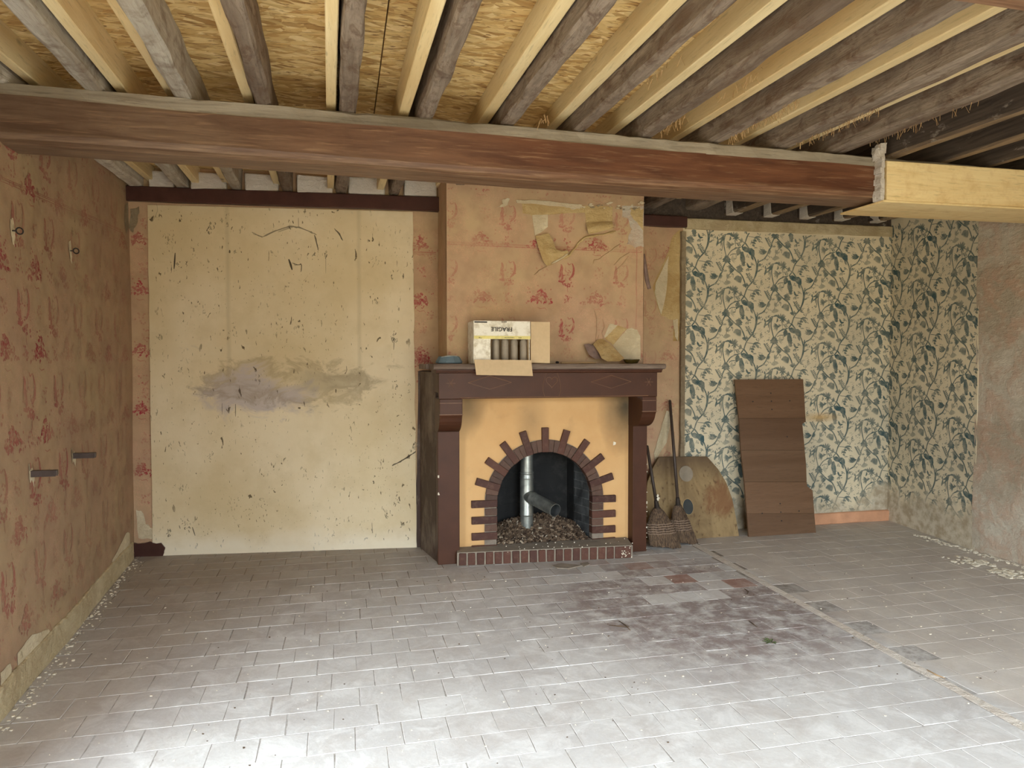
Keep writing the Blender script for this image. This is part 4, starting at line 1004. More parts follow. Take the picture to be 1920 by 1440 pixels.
for k in range(26):
    x = R.uniform(740, 1430); y = R.uniform(110, 190); r = R.uniform(8, 26)
    patch(FCH, chim, m_patch if k % 3 else m_grey, onC([(x-r, y), (x, y-r*.5), (x+r*1.2, y), (x+r*.2, y+r*.7)]), .012, 'plaster_flake', .006, .002)
def flap(name, parent, mat, outline, curl, n=7, th=.0015):
    """a strip of paper: list of (left px, right px, stand-off) rows from the fold outwards"""
    mb = MB(); rows = []
    for (l, r, o) in outline:
        row = []
        for i in range(n+1):
            t = i/n; x = l[0]+(r[0]-l[0])*t; y = l[1]+(r[1]-l[1])*t
            P = PY(960+x/5.818, 360+y/5.818, 4.925-o-curl*math.sin(PI*t)); row.append(P)
        rows.append(row)
    k = len(rows); vs = [p for r in rows for p in r]; back = [p+Vector((0, th, 0)) for p in vs]
    fs = [(j*(n+1)+i, j*(n+1)+i+1, (j+1)*(n+1)+i+1, (j+1)*(n+1)+i) for j in range(k-1) for i in range(n)]
    mb.add(vs+back, fs+[tuple(q+len(vs) for q in f)[::-1] for f in fs])
    return obj(name, mb, mat, parent, smooth=True)
flap('torn_paper', chim, m_glue, [((255, 482), (400, 448), .008), ((270, 540), (440, 520), .02), ((290, 610), (480, 620), .035), ((315, 680), (545, 650), .045), ((335, 740), (600, 640), .045), ((360, 785), (620, 660), .03), ((382, 800), (600, 712), .012)], .01)
flap('torn_paper', chim, m_glue, [((808, 335), (1092, 322), .006), ((815, 370), (1100, 340), .03), ((825, 420), (1105, 370), .045), ((835, 460), (1090, 405), .03)], .008)
def crease(name, px, r, mat, off=.012, s=5.818, ox=960, oy=360):
    mb = MB(); pts = [PY(ox+x/s, oy+y/s, 4.93-off) for x, y in px]
    q = []
    for i in range(len(pts)-1):
        for t in (0, .33, .66): q.append(pts[i].lerp(pts[i+1], t)+Vector((R.uniform(-.003, .003), R.uniform(-.003, .003), R.uniform(-.003, .003))))
    q.append(pts[-1]); mb.tube(q, [r*R.uniform(.6, 1.2)*(.4 if i in (0, len(q)-1) else 1) for i in range(len(q))], 7, ell=.6)
    return obj(name, mb, mat, chim, smooth=True)
crease('paper_fold', [(375, 800), (500, 745), (610, 700), (660, 650), (720, 570), (775, 505), (830, 490), (1000, 460), (1130, 425)], .011, m_glue, .014)
crease('paper_fold', [(430, 780), (530, 730), (615, 665)], .008, m_patch, .04)
crease('paper_fold', [(845, 455), (980, 420), (1110, 385)], .007, m_glue, .045)
crease('paper_fold', [(1180, 560), (1085, 640), (1050, 660), (960, 730), (905, 745), (880, 800)], .006, m_toile, .003)
crease('paper_fold', [(380, 810), (300, 860), (240, 905)], .006, m_toile, .005)
crease('paper_fold', [(1110, 800), (1180, 730), (1280, 660)], .006, m_toile, .003)
crease('paper_fold', [(1130, 860), (1200, 800), (1270, 700)], .005, m_toile, .003)
crease('paper_fold', [(950, 1560), (905, 1700), (930, 1420), (900, 1290)], .005, m_toile, .002)
crease('paper_fold', [(985, 1380), (1010, 1460), (985, 1540), (1000, 1620)], .005, m_toile, .002)
# rolled curl hanging off the right corner
mb = MB(); mb.tube([Vector((2.205, 4.95, 2.215)), Vector((2.215, 4.955, 2.12)), Vector((2.228, 4.95, 2.02)), Vector((2.245, 4.945, 1.955))], [.006, .019, .022, .018], 9, ell=.7)
obj('paper_curl', mb, m_purple, chim, smooth=True)
# paper come away at the foot
s2 = dict(s=8.727, ox=1040, oy=580)
patch(FCH, chim, m_patch, onC([(900, 235), (1030, 258), (930, 370), (820, 470), (815, 440)], **s2), .004, 'bare_patch', 0, .002)
patch(FCH, chim, m_glue, onC([(1030, 260), (1190, 312), (1080, 430), (960, 590), (820, 470)], **s2), .003, 'bare_patch', 0, .002)
patch(FCH, chim, m_patch, onC([(1190, 320), (1260, 300), (1350, 330), (1405, 440), (1405, 830), (1130, 830), (960, 590)], **s2), .004, 'bare_patch', 0, .003)
mb = MB(); A = [(630, 575), (700, 500), (790, 478), (900, 560), (1030, 690), (1140, 800), (1060, 850), (860, 852), (770, 800), (720, 700)]
fr = [PY(1040+x/8.727, 580+y/8.727, 4.925-.16*((y-478)/372)) for x, y in A]; 
for p in fr[6:8]: p.z = max(p.z, 1.402)
mb.prism(fr, (0, .003, 0)); obj('torn_paper', mb, m_glue, chim)
mb = MB(); A = [(480, 575), (560, 560), (640, 590), (720, 700), (770, 810), (660, 810), (560, 740)]
fr = [PY(1040+x/8.727, 580+y/8.727, 4.905-.06*((y-560)/250)) for x, y in A]; mb.prism(fr, (0, .003, 0)); obj('torn_paper', mb, m_purple, chim)

# ---- fireplace
fp = thing('fireplace', (1.4, 4.9, 0), 'brown painted fireplace surround with carved frieze, ochre panel and brick sunburst arch', 'fireplace')
MZ = 1.394
# shelf with moulded edge
mb = MB()
prof = [(4.665, MZ-.038), (4.640, MZ-.034), (4.628, MZ-.018), (4.640, MZ-.002), (4.66, MZ)]
def sweep(mb, x0, x1, prof, yb, n=30, je=.002, xb0=None, xb1=None):
    m = len(prof)+2; k = len(mb.v)
    for i in range(n+1):
        t = i/n; x = x0+(x1-x0)*t
        for q, (a, b) in enumerate(prof): mb.v.append((x, a+noise.noise(Vector((x*9, q*2, 1)))*je, b+noise.noise(Vector((x*9, q*2, 6)))*je))
        xb = (xb0 if xb0 is not None else x0)*(1-t)+(xb1 if xb1 is not None else x1)*t
        mb.v.append((xb, yb, prof[-1][1])); mb.v.append((xb, yb, prof[0][1]))
    for i in range(n):
        for q in range(m): mb.f.append((k+i*m+q, k+i*m+(q+1) % m, k+(i+1)*m+(q+1) % m, k+(i+1)*m+q)); mb.mi.append(0); mb.fa.append(0)
    mb.f.append(tuple(k+q for q in range(m))[::-1]); mb.mi.append(0); mb.fa.append(0); e = k+n*m; mb.f.append(tuple(e+q for q in range(m))); mb.mi.append(0); mb.fa.append(0)
sweep(mb, .585, 2.235, prof, 4.929, 40, .0035)
mb.box((.565, 4.9, MZ-.037), (.714, 5.34, MZ-.001), 0, .002); mb.box((2.192, 4.9, MZ-.037), (2.235, 5.30, MZ-.001), 0, .002)
obj('mantel_shelf', mb, m_shelf, fp)
mb = MB(); sweep(mb, .605, 2.215, [(4.672, MZ-.062), (4.658, MZ-.058), (4.655, MZ-.047), (4.646, MZ-.044), (4.646, MZ-.037)], 4.925, 8, 0)
obj('cornice_moulding', mb, m_brown, fp)
# frieze: front board with its underside
mb = MB(); mb.box((.625, 4.680, 1.160), (2.190, 4.715, MZ-.060)); mb.box((.625, 4.715, 1.20), (2.19, 4.93, 1.33)); obj('frieze', mb, m_brown, fp, bevel=.003)
def carve(pts, name='carving', r=.0022, y=4.679):
    mb = MB(); mb.tube([Vector((x, y, z)) for x, z in pts], r, 5); return mb
m_carve = flat('worn_carving_edge', lin(120, 88, 66), .15, .5, 30, .1)
for cx in (.97, 1.84):
    mb = MB()
    for a, b in (((-.15, 0), (0, .045)), ((0, .045), (.15, 0)), ((.15, 0), (0, -.045)), ((0, -.045), (-.15, 0))):
        mb.tube([Vector((cx+a[0], 4.679, 1.268+a[1])), Vector((cx+b[0], 4.679, 1.268+b[1]))], .0022 if a[1]+b[1] > 0 else .0014, 5)
    obj('carved_diamond', mb, m_carve if True else m_brown, fp)
for cx in (.705, 2.125):
    mb = MB()
    for k in range(3):
        a = PI/2+k*PI/3*1+.52; mb.tube([Vector((cx-.032*math.cos(a), 4.679, 1.265-.032*math.sin(a))), Vector((cx+.032*math.cos(a), 4.679, 1.265+.032*math.sin(a)))], .0016, 5)
    obj('carved_star', mb, m_carve, fp)
mb = MB(); hp = []
for i in range(25):
    t = 2*PI*i/24; hp.append(Vector((1.405+.0026*16*math.sin(t)**3, 4.679, 1.272+.0026*(13*math.cos(t)-5*math.cos(2*t)-2*math.cos(3*t)-math.cos(4*t)))))
mb.tube(hp, .0018, 5)
for s_ in (-1, 1): mb.tube([Vector((1.405+s_*(.05+.015*math.sin(z*4)), 4.679, 1.165+.17*z)) for z in (0, .25, .5, .75, 1)], .0013, 5)
obj('carved_heart', mb, m_carve, fp)
mb = MB(); mb.tube([Vector((.77, 4.678, 1.168)), Vector((2.12, 4.678, 1.168))], .0028, 5); obj('frieze_bead', mb, m_carve, fp)
# pilasters and corbels
for s_, (xa, xb) in ((-1, (.640, .792)), (1, (2.084, 2.196))):
    mb = MB(); bx = .572 if s_ < 0 else 2.196
    mb.add([(xa, 4.86, 0), (xb, 4.86, 0), (xb, 4.95, 0), (xa, 4.95, 0), (xa, 4.86, 1.0), (xb, 4.86, 1.0), (xb, 4.95, 1.0), (xa, 4.95, 1.0)],
           [(0, 3, 2, 1), (4, 5, 6, 7), (0, 1, 5, 4), (1, 2, 6, 5), (2, 3, 7, 6), (3, 0, 4, 7)])
    obj('pilaster', mb, m_brown, fp, bevel=.004)
    mb = MB(); xo = xa if s_ < 0 else xb-.02
    a, b, c, d = (xo, 4.955), (xo+.02, 4.955), (bx+(.02 if s_ < 0 else 0), 5.34 if s_ < 0 else 5.32), (bx-(0 if s_ < 0 else .02), 5.34 if s_ < 0 else 5.32)
    mb.add([(p[0], p[1], z) for z in (0, 1.335) for p in (a, b, c, d)], [(0, 3, 2, 1), (4, 5, 6, 7), (0, 1, 5, 4), (1, 2, 6, 5), (2, 3, 7, 6), (3, 0, 4, 7)])
    obj('side_panel', mb, m_brownside, fp)
    # corbel: straight front, then a quarter round back to the pilaster
    pr = [(4.688, 1.159), (4.688, 1.055)]
    zb = .925 if s_ < 0 else .935
    for i in range(1, 9):
        t = i/8*PI/2; pr.append((4.70+(4.86-4.70)*(1-math.cos(t)), 1.055-(1.055-zb)*math.sin(t)))
    pr += [(4.955, zb), (4.955, 1.159)]
    ca, cb = (.632, .785) if s_ < 0 else (2.082, 2.190)
    mb = MB(); mb.prism([(ca, y, z) for y, z in pr], (cb-ca, 0, 0)); obj('corbel', mb, m_brown, fp, bevel=.003)
    mb = MB(); mb.box((ca-.004, 4.683, 1.052), (cb+.003, 4.70, 1.057)); obj('corbel_bead', mb, m_carve, fp)
    mb = MB(); mb.box((ca-.002, 4.684, 1.130), (cb+.002, 4.70, 1.134)); obj('corbel_bead', mb, m_carve, fp)
# ochre panel round the arch
AX, AZ, AR = 1.4335, .395, .358
mb = MB(); PL, PR, PB, PTp = .793, 2.083, .085, 1.19
inn = [(AX-AR-.03, PB)]+[(AX-(AR+.03)*math.cos(PI*i/24), AZ+(AR+.03)*math.sin(PI*i/24)) for i in range(25)]+[(AX+AR+.03, PB)]
out_ = []
for (x, z) in inn:
    if z <= AZ+.001: out_.append((PL if x < AX else PR, z))
    else:
        dx, dz = x-AX, z-AZ; t = min((PR-AX)/abs(dx) if dx > 1e-6 else ((AX-PL)/abs(dx) if dx < -1e-6 else 9), (PTp-AZ)/dz); out_.append((AX+dx*t, AZ+dz*t))
vs = [(x, 4.945, z) for x, z in inn]+[(x, 4.945, z) for x, z in out_]; n = len(inn)
fs = [(i, i+1, n+i+1, n+i) for i in range(n-1)]
# corners of the rectangle
c1 = len(vs); vs += [(PL, 4.945, PTp), (PR, 4.945, PTp)]
for i in range(n-1):
    a, b = out_[i], out_[i+1]
    if abs(a[0]-PL) < 1e-6 and abs(b[1]-PTp) < 1e-6 and a[1] < PTp: fs.append((n+i, n+i+1, c1))
    if abs(a[1]-PTp) < 1e-6 and abs(b[0]-PR) < 1e-6 and b[1] < PTp: fs.append((n+i, n+i+1, c1+1))
mb.add(vs, fs); 
mb.box((PL-.001, 4.95, PB), (PL+.12, 5.0, PTp)); mb.box((PR-.12, 4.95, PB), (PR+.001, 5.0, PTp)); mb.box((PL, 4.95, .86), (PR, 5.0, PTp))
obj('ochre_panel', mb, m_ochre, fp)
# firebox
mb = MB(); bx0, bx1, by = AX-AR-.02, AX+AR+.01, 5.31; bk0, bk1 = 1.09, 1.72
pts = [(bx0, 4.99), (bk0, by), (bk1, by), (bx1, 4.99)]
for i in range(3):
    (xa, ya), (xb, yb) = pts[i], pts[i+1]
    mb.add([(xa, ya, 0), (xb, yb, 0), (xb, yb, 1.1), (xa, ya, 1.1)], [(0, 1, 2, 3)])
mb.add([(x, y, 1.1) for x, y in pts], [(0, 1, 2, 3)]); mb.add([(x, y, .07) for x, y in pts], [(3, 2, 1, 0)])
mb.add([(AX-AR*math.cos(PI*i/24), 4.985, AZ+AR*math.sin(PI*i/24)) for i in range(25)]+[(AX-(AR+.3)*math.cos(PI*i/24), 4.995, AZ+(AR+.3)*math.sin(PI*i/24)) for i in range(25)], [(i, i+1, 26+i, 25+i) for i in range(24)])
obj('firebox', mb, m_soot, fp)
# mortar bed behind the ring bricks
mb = MB(); ri, ro = AR+.004, AR+.092; ring = []
pp = [(AX-ri, .09)]+[(AX-ri*math.cos(PI*i/32), AZ+ri*math.sin(PI*i/32)) for i in range(33)]+[(AX+ri, .09)]
qq = [(AX-ro, .09)]+[(AX-ro*math.cos(PI*i/32), AZ+ro*math.sin(PI*i/32)) for i in range(33)]+[(AX+ro, .09)]
n = len(pp); vs = [(x, 4.937, z) for x, z in pp]+[(x, 4.937, z) for x, z in qq]+[(x, 5.0, z) for x, z in pp]
mb.add(vs, [(i, i+1, n+i+1, n+i) for i in range(n-1)]+[(i, 2*n+i, 2*n+i+1, i+1) for i in range(n-1)])
obj('arch_mortar', mb, m_joint, fp)
def arch_brick(a, r0, r1, w0, w1, mat, y0=4.928, tilt=0):
    ca, sa = math.cos(a), math.sin(a); mb = MB(); vs = []
    for y in (y0+R.uniform(-.002, .002), 4.99):
        for (r, w) in ((r0, -w0/2), (r0, w0/2), (r1, w1/2), (r1, -w1/2)):
            vs.append((AX+r*ca-w*sa, y, AZ+r*sa+w*ca))
    mb.add(vs, [(0, 1, 2, 3), (7, 6, 5, 4), (0, 4, 5, 1), (1, 5, 6, 2), (2, 6, 7, 3), (3, 7, 4, 0)])
    obj('brick', mb, mat, fp, bevel=.003)
step = rad(18)
for k in range(11):
    arch_brick(k*step+R.uniform(-.01, .01), AR, AR+R.uniform(.178, .190), .050, .052, m_brick, 4.922)
for k in range(10):
    for h in (-1, 1):
        arch_brick((k+.5)*step+h*rad(2.75), AR+.001, AR+.088+R.uniform(-.003, .002), .031, .044, m_ring)
for s_ in (-1, 1):
    z = AZ-.03
    for k in range(5):
        lg = k % 2 == 1; hh = .055 if lg else .052
        z1, z0 = z-.004, z-.004-hh; z = z0
        if z0 < .09: break
        L = .185 if lg else .088; x0, x1 = AX+s_*AR, AX+s_*(AR+L)
        mb = MB(); mb.box((min(x0, x1), 4.924 if lg else 4.929, z0+.003), (max(x0, x1), 4.99, z1), 0, .0015); obj('brick', mb, m_brick if lg else m_ring, fp, bevel=.003)
    if True:
        x0, x1 = AX+s_*AR, AX+s_*(AR+.185)
        mb = MB(); mb.box((min(x0, x1), 4.924, .094), (max(x0, x1), 4.99, max(.1, z-.006)), 0, .0015); obj('brick', mb, m_brick, fp, bevel=.003)
# hearth: cement top over a row of bricks on end
HL, HR = Vector((.763, 4.800, 0)), Vector((2.022, 4.705, 0)); ht = (HR-HL).normalized(); hn = Vector((ht.y, -ht.x, 0))
mb = MB(); a, b = HL-hn*.006, HR-hn*.006
mb.add([(a.x, a.y, .0), (b.x, b.y, 0), (2.09, 4.99, 0), (.79, 4.99, 0), (a.x, a.y, .093), (b.x, b.y, .093), (2.08, 4.99, .095), (.795, 4.99, .095)], [(0, 3, 2, 1), (4, 5, 6, 7), (0, 1, 5, 4), (1, 2, 6, 5), (2, 3, 7, 6), (3, 0, 4, 7)])
obj('hearth_slab', mb, m_hearth, fp, bevel=.004)
L = (HR-HL).length; x = .014; i = 0
while x < L-.012:
    w = .0505 if x < L-.15 else L-.014-x
    if i >= 19: w = L-.012-x
    mb = MB(); p0 = HL+ht*x; p1 = HL+ht*(x+w); jz = R.uniform(-.002, .002)
    vs = []
    for z in (.004, .088+jz):
        for p, o in ((p0, .004), (p1, .004), (p1, -.03), (p0, -.03)): vs.append(tuple(p+hn*(o+R.uniform(-.0015, .0015))+Vector((R.uniform(-.0015, .0015), 0, z))))
    mb.add(vs, [(0, 3, 2, 1), (4, 5, 6, 7), (0, 1, 5, 4), (1, 2, 6, 5), (2, 3, 7, 6), (3, 0, 4, 7)])
    obj('brick', mb, m_brick, fp, bevel=.004); x += w+.0115; i += 1
# paint chips lost along the hearth and pilaster
mb = MB()
for k in range(74):
    t = R.random()
    if k < 30: p = HR+ht*R.uniform(-.10, 0)+hn*.006+Vector((0, 0, R.uniform(.01, .09)))
    elif k < 60: p = Vector((R.uniform(1.1, 2.05), 4.80+R.uniform(-.08, .1), .0975))
    else: p = Vector((2.195, 4.857, R.uniform(.02, .75)))
    r = R.uniform(.0015, .0045); mb.box(tuple(p-Vector((r, .0015, r*.7))), tuple(p+Vector((r, .0015, r*.7))), 0, .001)
for cx, cz in ((1.97, .80), (.645, .62), (.645, .5)): mb.box((cx-(.01 if cx > 1 else .004), 4.938 if cx > 1 else 4.857, cz-.012), (cx+(.01 if cx > 1 else .004), 4.95 if cx > 1 else 4.862, cz+(.012 if cx > 1 else .004)), 0, .004)
o = obj('paint_chips', mb, m_crumb, fp); o['kind'] = 'stuff'
# rubble in the firebox
mb = MB()
hz = lambda x, y: .095+max(0, .13*math.exp(-((x-1.5)/.30)**2)*math.exp(-((y-5.22)/.16)**2)+.05*math.exp(-((x-1.2)/.2)**2)*math.exp(-((y-5.2)/.15)**2))
nx, ny = 36, 18; vs = []
for j in range(ny+1):
    for i in range(nx+1):
        x = 1.085+.69*i/nx; y = 4.93+.37*j/ny; e = min(i, nx-i)/3; vs.append((x, y, hz(x, y)+.012*noise.noise(Vector((x*22, y*22, 0)))-.004))
mb.add(vs, [(j*(nx+1)+i, j*(nx+1)+i+1, (j+1)*(nx+1)+i+1, (j+1)*(nx+1)+i) for j in range(ny) for i in range(nx)])
for k in range(1500):
    x, y = R.uniform(1.09, 1.77), 4.93+.36*R.random(); r = R.uniform(.004, .014); c = Vector((x, y, hz(x, y)+.004))
    a = Vector((R.gauss(0, 1), R.gauss(0, 1), R.gauss(0, .6))).normalized(); b = a.orthogonal().normalized(); d = a.cross(b)
    q = [c+a*r*1.4+b*r*.5, c+a*r*1.2-b*r*.6, c-a*r*1.3-b*r*.4, c-a*r+b*r*.7]
    mb.prism(q, d*r*.35)
tag(obj('hearth_rubble', mb, m_rubble, None, (1.43, 5.1, .1)), 'heap of brown debris and dead leaves on the floor of the brick firebox', 'rubble', None, 'stuff')
# flue pipe
fl_ = thing('flue_pipe', (1.345, 5.13, .12), 'galvanised steel stovepipe with open branch standing inside the brick arch', 'pipe')
px_, py_, pr_ = 1.348, 5.14, .050
def lathe_z(x, y, prof, n=32):
    mb = MB(); k = 0
    for r, z in prof:
        for q in range(n): w = 2*PI*q/n; mb.v.append((x+r*math.cos(w), y+r*math.sin(w), z))
    for i in range(len(prof)-1):
        for q in range(n): mb.f.append((i*n+q, i*n+(q+1) % n, (i+1)*n+(q+1) % n, (i+1)*n+q)); mb.mi.append(0); mb.fa.append(0)
    return mb
obj('upper_tube', lathe_z(px_, py_, [(.048, 1.08), (.048, .575)]), m_galv, fl_, smooth=True)
obj('collar', lathe_z(px_, py_, [(.0485, .585), (.052, .58), (.052, .572), (.0485, .567), (.0505, .56), (.0505, .545), (.053, .538), (.0505, .53)]), m_galv, fl_, smooth=True)
obj('tee_body', lathe_z(px_, py_, [(.0505, .53), (.0505, .27), (.053, .264), (.053, .258), (.049, .252)]), m_galv, fl_, smooth=True)
obj('lower_tube', lathe_z(px_, py_, [(.049, .252), (.049, .09)]), m_galv, fl_, smooth=True)
b0 = Vector((px_, py_, .405)); b1 = PY(1041, 957, 4.83)
b1 = Vector((b1.x, b1.y, b1.z)); bd = (b1-b0).normalized()
mb = MB(); mb.tube([b0+bd*.02, b0+bd*.07, b0+bd*.075, b0+bd*.08, b0+bd*.085, b1-bd*.004, b1], [.047, .047, .050, .050, .0465, .0465, .048], 32, 0, False)
mb.tube([b1, b1-bd*.10], [.0455, .0445], 32, 1, False); mb.tube([b1, b1+bd*.0005], [.048, .0455], 32, 0, False)
obj('branch_tube', mb, [m_galv, m_galvin], fl_, smooth=True)

# ================================================================== THINGS ON THE MANTEL
ZM = MZ+.001
bx = thing('cardboard_box', (1.02, 4.79, ZM), 'open white printed cardboard box lying on the mantel with its flaps spread', 'box')
YB = 4.675; xl, xr = PY(888, 640, YB).x, PY(993, 640, YB).x; zt = PY(940, 602, YB).z; zb = ZM+.001; th = .004
mb = MB()
mb.box((xl, YB, zb), (xr, 4.90, zb+th)); mb.box((xl, YB, zt-th), (xr, 4.90, zt)); mb.box((xl, YB, zb+th), (xl+th, 4.90, zt-th)); mb.box((xr-th, YB, zb+th), (xr, 4.90, zt-th)); mb.box((xl+th, 4.90-th, zb+th), (xr-th, 4.90, zt-th))
obj('carton', mb, m_cardw, bx)
mb = MB(); mb.box((xl+th, YB+.01, zb+th), (xr-th, 4.89, zb+th+.002)); mb.box((xl+th, 4.885, zb+th), (xr-th, 4.89, zt-th)); mb.box((xl+th, YB+.01, zb+th), (xl+th+.002, 4.88, zt-th)); mb.box((xr-th-.002, YB+.01, zb+th), (xr-th, 4.88, zt-th)); obj('lining', mb, m_card, bx)
zf = PY(940, 636, YB).z
mb = MB(); mb.prism([(xl-.002, YB-.004, zt), (xr+.001, YB-.004, zt), (xr+.001, YB-.018, zf), (xl-.002, YB-.018, zf)], (0, -.003, 0)); top = obj('top_flap', mb, m_cardw, bx)
mb = MB(); z1 = PY(940, 630, YB).z; mb.prism([(xl-.001, YB-.0205, z1), (xr, YB-.0205, z1), (xr, YB-.0222, zf+.001), (xl-.001, YB-.0222, zf+.001)], (0, -.0006, 0)); obj('yellow_band', mb, m_cardy, top)
xf = PY(919, 640, YB).x
mb = MB(); mb.prism([(xl-.002, YB-.002, zb+.002), (xf, YB-.012, zb+.002), (xf, YB-.012, zf+.004), (xl-.002, YB-.002, zf+.004)], (0, -.003, 0)); obj('left_flap', mb, m_cardw, bx)
xa, xb = PY(995, 640, YB).x, PY(1030, 640, YB-.02).x
mb = MB(); mb.prism([(xa, YB-.001, zb+.006), (xb, YB-.03, zb+.003), (xb, YB-.03, zt-.004), (xa, YB-.001, zt-.002)], (0, -.003, 0)); obj('right_flap', mb, m_card, bx)
yb_ = 4.622
mb = MB(); p = [PY(889, 675, yb_), PY(996, 676, yb_), PY(999, 705, yb_-.02), PY(893, 703, yb_-.02)]; mb.prism([tuple(q) for q in p], (0, -.003, 0))
mb.prism([(xl+.005, YB, zb+.003), (xr-.003, YB, zb+.003), (p[1].x, yb_-.002, p[1].z), (p[0].x, yb_-.002, p[0].z)], (0, 0, .003)); obj('bottom_flap', mb, m_card, bx)
def words(txt, loc, size, mat, parent, rz=0, rx=rad(90), upside=False, sx=1.0):
    c = bpy.data.curves.new('lettering', 'FONT'); c.body = txt; c.size = size; c.align_x = 'CENTER'; c.align_y = 'CENTER'; c.extrude = .0004; c.offset = .0004
    c.materials.append(mat); o = bpy.data.objects.new('lettering', c); C.objects.link(o); o.parent = parent
    o.location = Vector(loc)-wloc(parent); 
    me = bpy.data.meshes.new_from_object(o); me.name = 'lettering'; bpy.data.objects.remove(o); o = bpy.data.objects.new('lettering', me); C.objects.link(o); o.parent = parent
    o.location = Vector(loc)-wloc(parent); o.rotation_euler = (rx, PI if upside else 0, rz); return o
pf = PY(940.5, 617, YB-.016)
w = words('FRAGILE', (pf.x, pf.y-.004, pf.z), .040, m_ink, top, upside=True, rx=rad(90)); w.rotation_euler = (rad(90), PI, 0)
mb = MB()      # smaller rows too faint to read
def marks(cx, cz, n, w, h):
    mb = MB()
    for i in range(n): x = cx+(i-n/2)*w*1.5; mb.box((x, YB-.0225, cz), (x+w*R.uniform(.5, 1), YB-.0215, cz+h*R.uniform(.5, 1)))
    o = obj('small_print', mb, m_ink, top); o['kind'] = 'stuff'
marks(PY(944, 604, YB).x, PY(944, 605, YB).z, 7, .0035, .009); marks(PY(954, 632, YB).x, PY(954, 634, YB).z, 16, .003, .006); marks(PY(900, 632, YB).x, PY(900, 634.5, YB).z, 3, .005, .009); marks(PY(974, 632, YB).x, PY(974, 634.5, YB).z, 3, .005, .009)
mb = MB(); mb.box((PY(889, 603, YB).x, YB-.0085, PY(889, 605.5, YB).z), (PY(913, 603, YB).x, YB-.0075, PY(889, 602.5, YB).z)); obj('ink_bar', mb, m_ink, top)
# bottles inside
inner0, inner1 = PY(922, 655, YB+.05).x, PY(987, 655, YB+.05).x
bl = ['dusty grey ribbed bottle in the open box, nearest the white left flap', 'dusty grey bottle in the open box, second from the left flap', 'dusty grey bottle in the open box, third from the left flap', 'dusty grey bottle in the open box, nearest the right flap']
zh = .128
for i in range(4):
    cx = inner0+.028+i*(inner1-inner0-.05)/3; r = .0245
    t = thing('bottle', (cx, YB+.05, ZM+.008), bl[i], 'bottle', 'dusty bottles inside the cardboard box')
    cy = YB+.05
    mbx = lathe_z(cx, cy, [(.004, ZM+.009), (r*.8, ZM+.009), (r, ZM+.022), (r, ZM+.11), (r*.94, ZM+.116), (r*.94, ZM+.122), (r, ZM+.128), (r, ZM+.15), (r*.6, ZM+.172), (r*.4, ZM+.176)], 18); obj('glass_body', mbx, m_bottle, t, smooth=True)
    mbx = lathe_z(cx, cy, [(r*.4, ZM+.175), (r*.4, ZM+.195), (.003, ZM+.196)], 14); obj('cap', mbx, m_bottle, t, smooth=True)
# blue grey dish
t = thing('enamel_dish', (.69, 4.74, ZM), 'blue-grey oval enamel dish at the left end of the mantel', 'dish')
cx, cy = PY(842, 670, 4.74).x, 4.74
def oval(cx, cy, prof, rx, ry, n=28, squash=None):
    mb = MB()
    for r, z in prof:
        for q in range(n):
            w = 2*PI*q/n; mb.v.append((cx+rx*r*math.cos(w), cy+ry*r*math.sin(w), z))
    for i in range(len(prof)-1):
        for q in range(n): mb.f.append((i*n+q, i*n+(q+1) % n, (i+1)*n+(q+1) % n, (i+1)*n+q)); mb.mi.append(0); mb.fa.append(0)
    return mb
obj('dish_body', oval(cx, cy, [(.0, ZM+.001), (.88, ZM+.001), (1.0, ZM+.008), (.98, ZM+.016), (.78, ZM+.046), (.72, ZM+.05), (.68, ZM+.048), (.6, ZM+.038), (0, ZM+.036)], .092, .062, 10), m_blue, t)
mb = MB(); mb.tube([Vector((cx-.055, cy-.03, ZM+.045)), Vector((cx-.01, cy-.045, ZM+.052)), Vector((cx+.05, cy-.03, ZM+.050))], .0035, 6); obj('rim_bead', mb, flat('worn_rim', lin(150, 150, 140), .2, .5), t, smooth=True)
# stick, cork, dark glass dish
mb = MB(); mb.timber((PY(1052, 674, 4.80).x, 4.80, ZM+.001), (PY(1116, 674, 4.80).x, 4.79, ZM+.001), .012, .013, 10, .001, 0, 91, .002)
tag(obj('wooden_stick', mb, m_stick, None, (1.7, 4.8, ZM)), 'thin bare wooden stick lying on the middle of the mantel shelf', 'stick')
mb = MB(); c = PY(1045, 674, 4.76); mb.tube([Vector((c.x-.012, 4.76, ZM+.008)), Vector((c.x-.004, 4.76, ZM+.010)), Vector((c.x+.010, 4.762, ZM+.009))], [.005, .009, .006], 8)
tag(obj('dark_stub', mb, m_black, None, (c.x, 4.76, ZM)), 'small black stub lying at the left end of the wooden stick', 'stub')
c = PY(1184, 670, 4.78)
t = thing('glass_dish', (c.x, 4.78, ZM), 'small dark glossy glass dish at the right end of the mantel', 'dish')
obj('dish_body', oval(c.x, 4.78, [(.0, ZM+.001), (.6, ZM+.001), (.75, ZM+.004), (1.0, ZM+.028), (1.0, ZM+.032), (.95, ZM+.031), (.7, ZM+.01), (0, ZM+.007)], .062, .05, 28), m_glass, t, smooth=True)

# ================================================================== THINGS LEANING ON THE BACK WALL
def lean(pt, y0, y1, ztop): return y0+(y1-y0)*pt/ztop
